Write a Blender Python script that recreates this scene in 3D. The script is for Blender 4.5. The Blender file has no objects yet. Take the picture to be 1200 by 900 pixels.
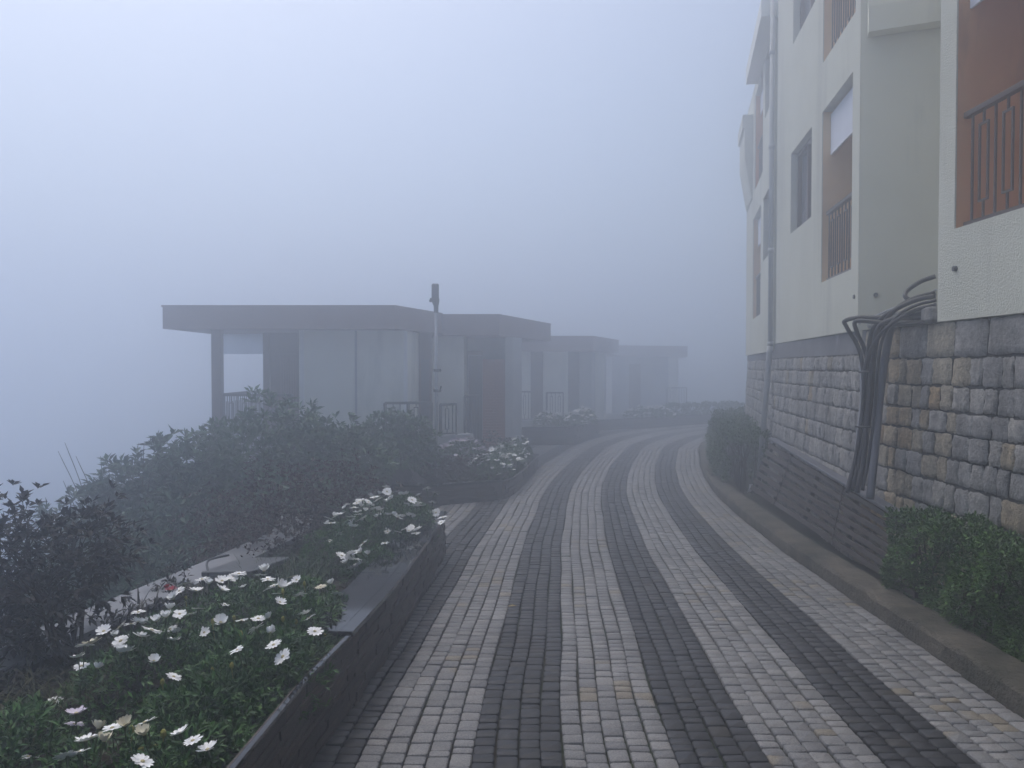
import bpy, math, random
import numpy as np
from mathutils import Vector, Matrix, Euler

random.seed(11)
RNG = np.random.default_rng(11)
S = bpy.context.scene
COL = S.collection
R = math.radians
F = 920.0          # focal length, px of the 1200 px wide photograph
EYE = 1.6
HORIZON = 430.0


def ground_z(y):
    return -0.36 * math.tanh(y / 11.0)


# ------------------------------------------------------------------ materials
def new_mat(name):
    m = bpy.data.materials.new(name)
    m.use_nodes = True
    nt = m.node_tree
    b = nt.nodes['Principled BSDF']
    return m, nt, b


def noise(nt, scale, detail=6, rough=.6, coord=None, stretch=None):
    n = nt.nodes.new('ShaderNodeTexNoise')
    n.inputs['Scale'].default_value = scale
    n.inputs['Detail'].default_value = detail
    n.inputs['Roughness'].default_value = rough
    if coord is None:
        t = nt.nodes.new('ShaderNodeTexCoord')
        coord = t.outputs['Object']
    if stretch:
        mp = nt.nodes.new('ShaderNodeMapping')
        mp.inputs['Scale'].default_value = stretch
        nt.links.new(coord, mp.inputs['Vector'])
        coord = mp.outputs['Vector']
    nt.links.new(coord, n.inputs['Vector'])
    return n.outputs['Fac']


def ramp(nt, fac, stops):
    r = nt.nodes.new('ShaderNodeValToRGB')
    el = r.color_ramp.elements
    while len(el) > 1:
        el.remove(el[-1])
    el[0].position = stops[0][0]
    el[0].color = (*stops[0][1], 1)
    for p, c in stops[1:]:
        e = el.new(p)
        e.color = (*c, 1)
    nt.links.new(fac, r.inputs['Fac'])
    return r.outputs['Color']


def mixc(nt, fac, a, b, mode='MIX'):
    m = nt.nodes.new('ShaderNodeMix')
    m.data_type = 'RGBA'
    m.blend_type = mode
    for k, v in ((0, fac), (6, a), (7, b)):
        if isinstance(v, (int, float)):
            m.inputs[k].default_value = v
        elif isinstance(v, tuple):
            m.inputs[k].default_value = (*v, 1)
        else:
            nt.links.new(v, m.inputs[k])
    return m.outputs[2]


def bump(nt, b, height, strength=.4, dist=.01):
    n = nt.nodes.new('ShaderNodeBump')
    n.inputs['Strength'].default_value = strength
    n.inputs['Distance'].default_value = dist
    nt.links.new(height, n.inputs['Height'])
    nt.links.new(n.outputs['Normal'], b.inputs['Normal'])


def island(nt):
    g = nt.nodes.new('ShaderNodeNewGeometry')
    return g.outputs['Random Per Island']


def plain(name, ca, cb, scale=8, rough=.7, bs=60, bstr=.3, bd=.004, spec=.3, metal=0., stretch=None, stain=None):
    """two noise-mixed colours with a fine bump; stain = (colour, scale, stretch, low, high)"""
    m, nt, b = new_mat(name)
    c = ramp(nt, noise(nt, scale, stretch=stretch), [(.3, ca), (.7, cb)])
    if stain:
        sc, ss, st, lo, hi = stain
        f = ramp(nt, noise(nt, ss, 8, .65, stretch=st), [(lo, (0, 0, 0)), (hi, (1, 1, 1))])
        c = mixc(nt, f, c, sc)
    nt.links.new(c, b.inputs['Base Color'])
    b.inputs['Roughness'].default_value = rough
    b.inputs['Specular IOR Level'].default_value = spec
    b.inputs['Metallic'].default_value = metal
    if bstr:
        bump(nt, b, noise(nt, bs, 5), bstr, bd)
    return m


def leafy(name, stops, rough=.45, spec=.35, clump=None):
    m, nt, b = new_mat(name)
    c = ramp(nt, island(nt), stops)
    if clump:
        f = ramp(nt, noise(nt, clump[0], 3), [(.35, (0, 0, 0)), (.65, (1, 1, 1))])
        c = mixc(nt, f, c, mixc(nt, .6, c, clump[1]))
    nt.links.new(c, b.inputs['Base Color'])
    b.inputs['Roughness'].default_value = rough
    b.inputs['Specular IOR Level'].default_value = spec
    return m


def paver(name, stops, odd, rough):
    m, nt, b = new_mat(name)
    isl = island(nt)
    c = ramp(nt, isl, stops)
    # a second random number per stone, for the odd ochre ones
    mu = nt.nodes.new('ShaderNodeMath'); mu.operation = 'MULTIPLY'; mu.inputs[1].default_value = 37.31
    fr = nt.nodes.new('ShaderNodeMath'); fr.operation = 'FRACT'
    nt.links.new(isl, mu.inputs[0]); nt.links.new(mu.outputs[0], fr.inputs[0])
    patch = noise(nt, .9, 2)
    ad = nt.nodes.new('ShaderNodeMath'); ad.operation = 'MULTIPLY_ADD'; ad.inputs[1].default_value = 1.5; ad.inputs[2].default_value = -.75
    nt.links.new(patch, ad.inputs[0])
    sm = nt.nodes.new('ShaderNodeMath'); sm.operation = 'ADD'
    nt.links.new(fr.outputs[0], sm.inputs[0]); nt.links.new(ad.outputs[0], sm.inputs[1])
    f = ramp(nt, sm.outputs[0], [(.95, (0, 0, 0)), (1.05, (.8, .8, .8))])
    c = mixc(nt, f, c, odd)
    sp = ramp(nt, noise(nt, 120, 4, .75), [(.3, (.32, .32, .34)), (.5, (1, 1, 1)), (.72, (1.75, 1.73, 1.7))])
    c = mixc(nt, .9, c, sp, 'MULTIPLY')
    di = ramp(nt, noise(nt, 1.7, 7, .7), [(.3, (.68, .67, .66)), (.62, (1.08, 1.08, 1.08))])
    c = mixc(nt, .8, c, di, 'MULTIPLY')
    nt.links.new(c, b.inputs['Base Color'])
    rr = ramp(nt, noise(nt, 3.1, 5), [(.3, (rough - .14,) * 3), (.7, (rough + .12,) * 3)])
    nt.links.new(rr, b.inputs['Roughness'])
    b.inputs['Specular IOR Level'].default_value = .4
    bump(nt, b, noise(nt, 140, 6, .7), .55, .004)
    return m


def glass_mat(name, col, rough=.06):
    m, nt, b = new_mat(name)
    c = ramp(nt, noise(nt, 1.5, 3), [(.3, col), (.7, tuple(x * 1.35 for x in col))])
    nt.links.new(c, b.inputs['Base Color'])
    b.inputs['Roughness'].default_value = rough
    b.inputs['Specular IOR Level'].default_value = .6
    return m


M = {}
M['paver_light'] = paver('granite_setts_light', [(0, (.135, .135, .137)), (.5, (.17, .17, .17)), (1, (.215, .21, .205))], (.20, .172, .125), .6)
M['paver_dark'] = paver('granite_setts_dark', [(0, (.014, .0145, .017)), (.5, (.020, .021, .024)), (1, (.031, .032, .035))], (.034, .031, .027), .58)
M['stucco'] = plain('stucco_cream', (.60, .60, .50), (.67, .67, .57), 1.3, .9, 75, .7, .02, .15,
                    stain=((.40, .40, .35), 1.4, (1, 1, .12), .54, .84))
M['stucco_smooth'] = plain('stucco_smooth', (.69, .66, .52), (.75, .72, .575), 1.2, .9, 30, .2, .005, .15,
                           stain=((.40, .40, .34), 1.3, (1, 1, .15), .58, .85))
M['white_wall'] = plain('white_wall', (.76, .76, .68), (.83, .83, .75), 1.5, .85, 40, .2, .004, .15,
                        stain=((.42, .44, .42), 1.6, (1, 1, .2), .55, .85))
M['grey_wall'] = plain('grey_wall', (.36, .37, .38), (.44, .45, .46), 1.5, .85, 40, .2, .004, .15)
M['rust_wall'] = plain('rust_wall', (.62, .315, .135), (.70, .365, .165), 1.8, .85, 35, .25, .004, .15,
                       stain=((.20, .10, .06), 1.5, (1, 1, .25), .52, .8))
M['tan_wall'] = plain('tan_wall', (.68, .48, .27), (.76, .55, .32), 1.8, .85, 35, .25, .004, .15)
M['roof'] = plain('roof_brown', (.15, .09, .08), (.185, .115, .10), 2, .6, 20, .1, .003, .3)
M['brown_paint'] = plain('brown_paint', (.075, .04, .035), (.10, .055, .045), 6, .5, 60, .15, .002, .3)
M['red_tile'] = plain('red_tile', (.26, .095, .07), (.34, .13, .095), 30, .75, 60, .3, .004, .2)
M['dark_glass'] = glass_mat('dark_glass', (.055, .06, .08))
M['blue_grey_glass'] = glass_mat('curtained_glass', (.13, .14, .17), .12)
M['blind'] = plain('white_blind', (.66, .68, .74), (.74, .76, .82), 3, .7, 40, .1, .002, .2)
M['iron'] = plain('brown_iron', (.045, .028, .026), (.065, .04, .036), 20, .5, 90, .2, .002, .4)
M['black_metal'] = plain('black_metal', (.03, .03, .034), (.05, .05, .055), 15, .45, 80, .2, .002, .4)
M['white_metal'] = plain('white_metal', (.30, .31, .33), (.38, .39, .41), 10, .45, 60, .1, .002, .4)
M['grey_pipe'] = plain('grey_pipe', (.36, .37, .37), (.43, .44, .43), 5, .55, 40, .15, .002, .3,
                       stain=((.18, .19, .22), 4, (1, 1, .3), .5, .8))
M['cable'] = plain('black_cable', (.014, .014, .018), (.028, .028, .034), 10, .42, 60, .1, .002, .4)
M['slat'] = plain('fence_slat', (.034, .026, .025), (.054, .042, .04), 9, .6, 70, .35, .003, .3, stretch=(1, 1, 6),
                  stain=((.10, .09, .085), 5, None, .55, .85))
M['cap'] = plain('fence_cap', (.09, .095, .115), (.13, .135, .16), 5, .4, 60, .2, .002, .4)
M['kerb'] = plain('kerb_concrete', (.10, .09, .075), (.17, .15, .12), 7, .9, 28, 1.0, .04, .15,
                  stain=((.04, .042, .03), 2.3, None, .38, .66))
M['coping'] = plain('granite_coping', (.010, .011, .013), (.02, .021, .024), 40, .05, 70, .02, .001, .4)
M['coping_pale'] = plain('stone_coping', (.13, .135, .15), (.19, .195, .21), 6, .5, 60, .15, .002, .5)
M['soil'] = plain('soil', (.018, .014, .011), (.04, .031, .024), 12, .95, 35, .9, .03, .1)
M['bark'] = plain('bark', (.035, .026, .02), (.065, .05, .04), 20, .9, 60, .6, .006, .1)
M['rock'] = plain('rock', (.07, .068, .072), (.12, .115, .12), 6, .8, 22, .8, .03, .25)

# planter cladding: thin courses of dark brown ledge stone
def cladding():
    m, nt, b = new_mat('ledge_stone_cladding')
    t = nt.nodes.new('ShaderNodeTexCoord')
    n1 = noise(nt, 9, 6, .7, stretch=(1, 1, 5))
    n2 = noise(nt, 45, 5, .7, stretch=(1, 1, 2.5))
    c = ramp(nt, n1, [(.28, (.022, .017, .016)), (.5, (.045, .034, .03)), (.75, (.085, .066, .055))])
    c = mixc(nt, .8, c, ramp(nt, island(nt), [(0, (.55, .55, .58)), (.6, (1, .98, .95)), (1, (1.7, 1.55, 1.4))]), 'MULTIPLY')
    c = mixc(nt, .5, c, ramp(nt, n2, [(.3, (.5, .5, .5)), (.7, (1.4, 1.35, 1.3))]), 'MULTIPLY')
    lim = ramp(nt, noise(nt, 14, 8, .8), [(.70, (0, 0, 0)), (.80, (.5, .5, .5))])
    c = mixc(nt, lim, c, (.2, .19, .18))
    nt.links.new(c, b.inputs['Base Color'])
    b.inputs['Roughness'].default_value = .55
    bump(nt, b, n2, .7, .012)
    return m
M['cladding'] = cladding()


def wall_stone(name, stops):
    m, nt, b = new_mat(name)
    isl = island(nt)
    c = ramp(nt, isl, stops)
    n1 = noise(nt, 9, 7, .7)
    c = mixc(nt, .8, c, ramp(nt, n1, [(.28, (.45, .45, .46)), (.5, (.95, .95, .95)), (.75, (1.45, 1.43, 1.38))]), 'MULTIPLY')
    c = mixc(nt, .8, c, ramp(nt, noise(nt, 34, 6, .75), [(.3, (.5, .5, .52)), (.5, (1, 1, 1)), (.7, (1.4, 1.38, 1.34))]), 'MULTIPLY')
    # damp dark streaks running down and pale lime smears
    st = ramp(nt, noise(nt, 3.2, 6, .65, stretch=(1, 1, .22)), [(.42, (0, 0, 0)), (.66, (.85, .85, .85))])
    c = mixc(nt, st, c, mixc(nt, .5, c, (.035, .037, .045)))
    li = ramp(nt, noise(nt, 2.6, 9, .75, stretch=(1, 1, 1.6)), [(.60, (0, 0, 0)), (.72, (.75, .75, .75))])
    c = mixc(nt, li, c, (.36, .36, .36))
    nt.links.new(c, b.inputs['Base Color'])
    b.inputs['Roughness'].default_value = .8
    b.inputs['Specular IOR Level'].default_value = .3
    bump(nt, b, noise(nt, 30, 9, .75), 1.0, .045)
    return m
M['wall_stone'] = wall_stone('quarry_stone', [(0, (.36, .355, .35)), (.3, (.41, .405, .40)), (.6, (.45, .44, .42)), (.9, (.49, .475, .445)), (1, (.40, .395, .39))])
M['wall_stone_tan'] = wall_stone('quarry_stone_tan', [(0, (.45, .41, .33)), (.5, (.50, .44, .335)), (.85, (.50, .41, .285)), (1, (.45, .33, .20))])
M['mortar'] = plain('mortar', (.06, .058, .056), (.13, .126, .12), 9, .95, 50, .8, .02, .1,
                    stain=((.26, .255, .25), 2.6, (1, 1, 1.6), .62, .74))
M['plaster_band'] = plain('smooth_plaster', (.12, .12, .135), (.19, .19, .20), 3, .85, 25, .5, .01, .2,
                          stain=((.30, .30, .32), 3.1, (1, 1, .5), .60, .72))

M['leaf_dark'] = leafy('leaf_dark_bronze', [(0, (.012, .012, .012)), (.4, (.022, .022, .017)), (.75, (.034, .026, .022)), (1, (.05, .048, .034))], .5, .3)
M['leaf_rhodo'] = leafy('leaf_broad_green', [(0, (.02, .055, .022)), (.5, (.042, .105, .042)), (1, (.085, .17, .07))], .45, .35, (1.1, (.05, .11, .05)))
M['leaf_teal'] = leafy('leaf_grey_green', [(0, (.025, .06, .035)), (.5, (.048, .105, .062)), (1, (.08, .15, .09))], .5, .3, (1.4, (.02, .04, .03)))
M['leaf_maroon'] = leafy('leaf_maroon', [(0, (.022, .007, .006)), (.5, (.042, .013, .011)), (.85, (.06, .022, .018)), (1, (.09, .055, .045))], .5, .3, (2, (.02, .016, .018)))
M['leaf_hedge'] = leafy('leaf_hedge', [(0, (.022, .065, .008)), (.5, (.058, .155, .018)), (.85, (.095, .21, .03)), (1, (.12, .24, .045))], .45, .3, (5, (.02, .04, .012)))
M['leaf_hedge_far'] = leafy('leaf_hedge_deep', [(0, (.02, .055, .014)), (.5, (.036, .10, .022)), (1, (.065, .15, .035))], .5, .3, (2, (.035, .07, .02)))
M['leaf_daisy'] = leafy('leaf_daisy', [(0, (.02, .065, .010)), (.5, (.04, .12, .018)), (.9, (.065, .175, .026)), (1, (.10, .19, .04))], .5, .3, (6, (.014, .034, .012)))
M['leaf_straw'] = leafy('leaf_straw', [(0, (.05, .05, .02)), (.5, (.09, .085, .035)), (.8, (.11, .10, .05)), (1, (.055, .075, .025))], .6, .2)
M['leaf_grass'] = leafy('leaf_grass', [(0, (.018, .045, .016)), (.6, (.03, .07, .022)), (1, (.055, .09, .035))], .5, .3)
M['leaf_cover'] = leafy('leaf_cover', [(0, (.014, .016, .011)), (.5, (.025, .026, .016)), (.85, (.035, .03, .024)), (1, (.055, .06, .03))], .55, .25)
M['petal'] = plain('petal_white', (.82, .82, .80), (.88, .88, .87), 30, .6, 60, 0, .001, .2)
M['petal_cream'] = plain('petal_cream', (.62, .58, .44), (.74, .70, .56), 30, .6, 60, 0, .001, .2)
M['petal_lilac'] = plain('petal_lilac', (.56, .50, .58), (.68, .62, .70), 30, .6, 60, 0, .001, .2)
M['petal_red'] = plain('petal_red', (.34, .02, .045), (.46, .03, .065), 30, .6, 60, 0, .001, .2)
M['disc'] = plain('flower_disc', (.42, .36, .20), (.52, .46, .27), 80, .8, 90, .4, .002, .1)
M['stalk'] = plain('flower_stalk', (.04, .06, .02), (.06, .085, .03), 20, .6, 60, 0, .001, .2)
M['paper'] = plain('paper_scrap', (.66, .66, .66), (.78, .78, .78), 20, .7, 60, .1, .001, .2)


# ------------------------------------------------------------------ objects
def tag(o, label=None, cat=None, group=None, kind=None):
    if label: o['label'] = label
    if cat: o['category'] = cat
    if group: o['group'] = group
    if kind: o['kind'] = kind
    return o


def thing(name, loc, label, cat, group=None):
    o = bpy.data.objects.new(name, None)
    o.empty_display_size = .2
    COL.objects.link(o)
    o.location = loc
    return tag(o, label, cat, group)


def world_loc(o):
    p = Vector((0, 0, 0))
    while o is not None:
        p = p + Vector(o.location)
        o = o.parent
    return p


class MB:
    """collects faces; build() links them as one mesh object"""
    def __init__(self):
        self.v, self.f, self.mi = [], [], []

    def add(self, vs, fs, mi=0):
        k = len(self.v)
        self.v.extend([tuple(p) for p in vs])
        self.f.extend([tuple(i + k for i in q) for q in fs])
        self.mi.extend([mi] * len(fs))

    def quad(self, a, b, c, d, mi=0):
        self.add([a, b, c, d], [(0, 1, 2, 3)], mi)

    def box(self, c, s, rot=None, mi=0, bev=0.0):
        x, y, z = s[0] / 2, s[1] / 2, s[2] / 2
        if bev > 0:
            e = min(bev, x * .45, y * .45, z * .45)
            P = []
            for sx in (-1, 1):
                for sy in (-1, 1):
                    for sz in (-1, 1):
                        P += [(sx * (x - e), sy * (y - e), sz * z), (sx * (x - e), sy * y, sz * (z - e)), (sx * x, sy * (y - e), sz * (z - e))]
            def i(a, b_, c_, k): return ((a * 2 + b_) * 2 + c_) * 3 + k
            Fs = [(i(0,0,1,0), i(1,0,1,0), i(1,1,1,0), i(0,1,1,0)), (i(0,0,0,0), i(0,1,0,0), i(1,1,0,0), i(1,0,0,0)),
                  (i(0,0,0,1), i(1,0,0,1), i(1,0,1,1), i(0,0,1,1)), (i(0,1,0,1), i(0,1,1,1), i(1,1,1,1), i(1,1,0,1)),
                  (i(0,0,0,2), i(0,0,1,2), i(0,1,1,2), i(0,1,0,2)), (i(1,0,0,2), i(1,1,0,2), i(1,1,1,2), i(1,0,1,2))]
            for a in (0, 1):
                for b_ in (0, 1):
                    Fs.append((i(a, b_, 0, 1), i(a, b_, 0, 2), i(a, b_, 1, 2), i(a, b_, 1, 1)))
                    Fs.append((i(a, 0, b_, 0), i(a, 0, b_, 2), i(a, 1, b_, 2), i(a, 1, b_, 0)))
                    Fs.append((i(0, a, b_, 0), i(0, a, b_, 1), i(1, a, b_, 1), i(1, a, b_, 0)))
                    for c_ in (0, 1):
                        Fs.append((i(a, b_, c_, 0), i(a, b_, c_, 1), i(a, b_, c_, 2)))
        else:
            P = [(sx * x, sy * y, sz * z) for sx in (-1, 1) for sy in (-1, 1) for sz in (-1, 1)]
            Fs = [(0, 1, 3, 2), (4, 6, 7, 5), (0, 4, 5, 1), (2, 3, 7, 6), (0, 2, 6, 4), (1, 5, 7, 3)]
        m = Matrix.Identity(3) if rot is None else (rot if isinstance(rot, Matrix) else Euler(rot).to_matrix())
        c = Vector(c)
        self.add([c + m @ Vector(p) for p in P], Fs, mi)

    def bar(self, a, b, w, h, mi=0, up=(0, 0, 1), bev=0.0):
        a, b = Vector(a), Vector(b)
        d = b - a
        L = d.length
        y = d / L
        x = y.cross(Vector(up))
        if x.length < 1e-4:
            x = y.cross(Vector((1, 0, 0)))
        x.normalize()
        z = x.cross(y)
        m = Matrix((x, y, z)).transposed()
        self.box((a + b) / 2, (w, L, h), m, mi, bev)

    def prism(self, poly, z0, z1, mi=0, shrink=None):
        n = len(poly)
        zz0 = z0 if callable(z0) else (lambda x, y: z0)
        zz1 = z1 if callable(z1) else (lambda x, y: z1)
        a = [(x, y, zz0(x, y)) for x, y in poly]
        b = [(x, y, zz1(x, y)) for x, y in poly]
        fs = [tuple(range(n - 1, -1, -1)), tuple(range(n, 2 * n))]
        fs += [(i, (i + 1) % n, n + (i + 1) % n, n + i) for i in range(n)]
        self.add(a + b, fs, mi)

    def tube(self, pts, r, n=8, mi=0, cap=True):
        pts = [Vector(p) for p in pts]
        rs = r if isinstance(r, (list, tuple)) else [r] * len(pts)
        vs, fs = [], []
        prev = None
        for k, p in enumerate(pts):
            d = (pts[min(k + 1, len(pts) - 1)] - pts[max(k - 1, 0)]).normalized()
            if prev is None:
                prev = d.orthogonal().normalized()
            u = (prev - d * prev.dot(d))
            if u.length < 1e-5:
                u = d.orthogonal()
            u.normalize()
            prev = u
            w = d.cross(u)
            for i in range(n):
                a = 2 * math.pi * i / n
                vs.append(p + (u * math.cos(a) + w * math.sin(a)) * rs[k])
        for k in range(len(pts) - 1):
            for i in range(n):
                j = (i + 1) % n
                fs.append((k * n + i, k * n + j, (k + 1) * n + j, (k + 1) * n + i))
        if cap:
            fs.append(tuple(range(n - 1, -1, -1)))
            fs.append(tuple((len(pts) - 1) * n + i for i in range(n)))
        self.add(vs, fs, mi)

    def build(self, name, mats, parent=None, smooth=False, origin=None):
        v = np.array(self.v, dtype=np.float64)
        if parent is not None:
            off = np.array(world_loc(parent))
            loc = (0, 0, 0)
        else:
            if origin is None:
                lo, hi = v.min(0), v.max(0)
                origin = ((lo[0] + hi[0]) / 2, (lo[1] + hi[1]) / 2, lo[2])
            off = np.array(origin)
            loc = origin
        me = bpy.data.meshes.new(name)
        me.from_pydata((v - off).tolist(), [], self.f)
        if not isinstance(mats, (list, tuple)):
            mats = [mats]
        for m in mats:
            me.materials.append(m)
        if len(mats) > 1:
            me.polygons.foreach_set('material_index', self.mi)
        if smooth:
            me.polygons.foreach_set('use_smooth', [True] * len(me.polygons))
        me.update()
        o = bpy.data.objects.new(name, me)
        COL.objects.link(o)
        o.location = loc
        if parent is not None:
            o.parent = parent
        return o


def mesh_np(name, V, Fa, mat, parent=None, smooth=False):
    """V (n,3); Fa (m,k) faces with one vertex count"""
    V = np.asarray(V, dtype=np.float64)
    if parent is not None:
        off, loc = np.array(world_loc(parent)), (0, 0, 0)
    else:
        lo, hi = V.min(0), V.max(0)
        off = np.array(((lo[0] + hi[0]) / 2, (lo[1] + hi[1]) / 2, lo[2]))
        loc = tuple(off)
    Fa = np.asarray(Fa, dtype=np.int32)
    me = bpy.data.meshes.new(name)
    me.vertices.add(len(V))
    me.vertices.foreach_set('co', (V - off).astype(np.float32).ravel())
    m, k = Fa.shape
    me.loops.add(m * k)
    me.loops.foreach_set('vertex_index', Fa.ravel())
    me.polygons.add(m)
    me.polygons.foreach_set('loop_start', np.arange(0, m * k, k, dtype=np.int32))
    me.polygons.foreach_set('loop_total', np.full(m, k, dtype=np.int32))
    me.update(calc_edges=True)
    if smooth:
        me.polygons.foreach_set('use_smooth', np.ones(m, dtype=bool))
    me.materials.append(mat)
    me.validate()
    o = bpy.data.objects.new(name, me)
    COL.objects.link(o)
    o.location = loc
    if parent is not None:
        o.parent = parent
    return o


def unit(a):
    return a / np.maximum(np.linalg.norm(a, axis=1, keepdims=True), 1e-9)


def leaf_arrays(P, D, L, W, droop=.12, fold=.18):
    """one folded four-cornered leaf per row; returns verts, tris"""
    n = len(P)
    L = np.broadcast_to(np.asarray(L, float), (n,))[:, None]
    W = np.broadcast_to(np.asarray(W, float), (n,))[:, None]
    D = unit(D)
    up = np.tile(np.array([[0, 0, 1.0]]), (n, 1)) + RNG.normal(0, .35, (n, 3))
    Sd = unit(np.cross(D, up))
    N = np.cross(Sd, D)
    base = P
    tip = P + D * L
    tip[:, 2] -= (droop * L)[:, 0]
    mid = P + D * L * .48
    a = mid + Sd * W * .5 + N * W * fold
    b = mid - Sd * W * .5 + N * W * fold
    V = np.stack([base, a, tip, b], 1).reshape(-1, 3)
    k = np.arange(n)[:, None] * 4
    T = np.concatenate([k + np.array([[0, 1, 2]]), k + np.array([[0, 2, 3]])], 0)
    return V, T


def rosettes(C, A, per, L, W, spread=.75, droop=.15, jit=.25):
    """leaves round each tip: C centres, A axis directions"""
    n = len(C)
    A = unit(A)
    h = unit(np.cross(A, RNG.normal(0, 1, (n, 3))))
    k = np.cross(A, h)
    Ps, Ds = [], []
    for i in range(per):
        ang = 2 * math.pi * i / per + RNG.normal(0, .35, (n, 1))
        sp = spread + RNG.normal(0, .22, (n, 1))
        d = A * np.cos(sp) + (h * np.cos(ang) + k * np.sin(ang)) * np.sin(sp)
        Ps.append(C + d * L * .08 + RNG.normal(0, L * jit * .3, (n, 3)))
        Ds.append(d)
    P = np.concatenate(Ps); D = np.concatenate(Ds)
    m = len(P)
    return leaf_arrays(P, D, L * RNG.uniform(.65, 1.2, m), W * RNG.uniform(.7, 1.15, m), droop)


def blob_points(blobs, inner=.5, lump=.18):
    """points and outward directions in a union of ellipsoids (cx,cy,cz,rx,ry,rz,n)"""
    Cs, As = [], []
    for (cx, cy, cz, rx, ry, rz, n) in blobs:
        d = unit(RNG.normal(0, 1, (n, 3)))
        rr = (inner + (1 - inner) * RNG.random((n, 1)) ** .55)
        ph = RNG.uniform(0, 6.28, 4)
        lum = 1 + lump * (np.sin(d[:, :1] * 5 + ph[0]) * np.sin(d[:, 1:2] * 6 + ph[1]) + .7 * np.sin(d[:, 2:] * 7 + ph[2] + d[:, :1] * 4))
        Cs.append(np.array([[cx, cy, cz]]) + d * rr * lum * np.array([[rx, ry, rz]]))
        As.append(unit(d / np.array([[rx, ry, rz]])) + np.array([[0, 0, .45]]) + RNG.normal(0, .25, (n, 3)))
    return np.concatenate(Cs), np.concatenate(As)


def px_dir(px, py):
    return Vector(((px - 600) / F, 1.0, -(py - HORIZON) / F))


# ------------------------------------------------------------------ the road line
KERB = [(2.36, -6), (2.42, -3), (2.46, 0), (2.48, 2), (2.51, 3.83), (2.56, 4.9), (2.63, 6.6), (2.73, 8.5), (3.02, 11.58), (3.51, 14.5),
        (3.95, 16.5), (4.62, 19.1), (6.1, 22.2), (8.2, 24.4), (11, 26.0), (15, 27.4), (20, 28.6)]


def catmull(pts, n=24):
    out = []
    P = [np.array(p, float) for p in pts]
    P = [2 * P[0] - P[1]] + P + [2 * P[-1] - P[-2]]
    for i in range(1, len(P) - 2):
        for k in range(n):
            t = k / n
            a, b, c, d = P[i - 1], P[i], P[i + 1], P[i + 2]
            out.append(.5 * (2 * b + (c - a) * t + (2 * a - 5 * b + 4 * c - d) * t * t + (3 * b - 3 * c + d - a) * t ** 3))
    out.append(P[-2])
    return np.array(out)


KC = catmull(KERB)
KS = np.concatenate([[0], np.cumsum(np.linalg.norm(np.diff(KC, axis=0), axis=1))])
KT = np.gradient(KC, axis=0)
for _ in range(6):
    KT[1:-1] = (KT[:-2] + KT[1:-1] * 2 + KT[2:]) / 4
KT /= np.linalg.norm(KT, axis=1, keepdims=True)


def road_pt(s, o):
    x = np.interp(s, KS, KC[:, 0]); y = np.interp(s, KS, KC[:, 1])
    tx = np.interp(s, KS, KT[:, 0]); ty = np.interp(s, KS, KT[:, 1])
    n = math.hypot(tx, ty)
    wf = 1.0 + .055 * min(1, max(0, (9.5 - y) / 6.0))
    return x - ty / n * o * wf, y + tx / n * o * wf


LW, DW = .465, .38
STRIPES = []
_o = 0.0
for k in range(11):
    w = LW if k % 2 == 0 else DW
    STRIPES.append((k % 2 == 0, _o, _o + w))
    _o += w


def build_road():
    light, dark = ([], []), ([], [])
    smax = KS[-1] - 1
    for is_light, o0, o1 in STRIPES:
        V, Fq = light if is_light else dark
        ncol = 5 if is_light else 4
        edges = np.linspace(o0, o1, ncol + 1)
        for c in range(ncol):
            a0, a1 = edges[c], edges[c + 1]
            s = random.uniform(0, .1)
            wob = random.uniform(0, 6)
            while s < smax:
                ln = random.choice((.062, .068, .074, .08, .084, .088, .094, .10, .115))
                ss, se = s, s + ln
                s = se
                g = random.uniform(.0022, .0048)
                hz = random.uniform(-.003, .003)
                w0 = .004 * math.sin(ss * 3.1 + wob) ; w1 = .004 * math.sin(se * 3.1 + wob)
                tl = random.uniform(-.0012, .0012); tw = random.uniform(-.0012, .0012)
                sk = random.uniform(-.005, .005)
                k0 = len(V)
                rings = ((g, -.022, .008), (g + .0005, -.003, .008), (g + .0036, .0, .007))
                for inset, dz, ch in rings:
                    A0 = a0 + inset; A1 = a1 - inset; S0 = ss + inset; S1 = se - inset
                    ch = min(ch, (S1 - S0) * .3)
                    loop = ((S0 + ch, A0), (S1 - ch, A0), (S1, A0 + ch), (S1, A1 - ch), (S1 - ch, A1), (S0 + ch, A1), (S0, A1 - ch), (S0, A0 + ch))
                    for (q, oo) in loop:
                        fo = (oo - a0) / (a1 - a0)
                        qq = q + sk * (fo - .5)
                        x, y = road_pt(qq, oo + w0 + (w1 - w0) * (q - ss) / ln)
                        z = ground_z(y) + hz + dz + tl * ((q - ss) / ln - .5) * 2 + tw * (fo - .5) * 2
                        V.append((x, y, z))
                for r in range(2):
                    for i in range(8):
                        j = (i + 1) % 8
                        Fq.append((k0 + r * 8 + j, k0 + r * 8 + i, k0 + (r + 1) * 8 + i, k0 + (r + 1) * 8 + j))
                t = k0 + 16
                Fq.append((t + 7, t + 6, t + 1, t + 0)); Fq.append((t + 6, t + 5, t + 2, t + 1)); Fq.append((t + 5, t + 4, t + 3, t + 2))
    V = np.array(light[0] + dark[0]); nl = len(light[0])
    Fa = np.concatenate([np.array(light[1]), np.array(dark[1]) + nl])
    o = mesh_np('road', V, Fa, M['paver_light'])
    o.data.materials.append(M['paver_dark'])
    mi = np.zeros(len(Fa), dtype=np.int32); mi[len(light[1]):] = 1
    if len(mi) == len(o.data.polygons):
        o.data.polygons.foreach_set('material_index', mi)
    tag(o, 'curving road of small granite setts in light and dark grey stripes', 'road', kind='structure')


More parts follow.
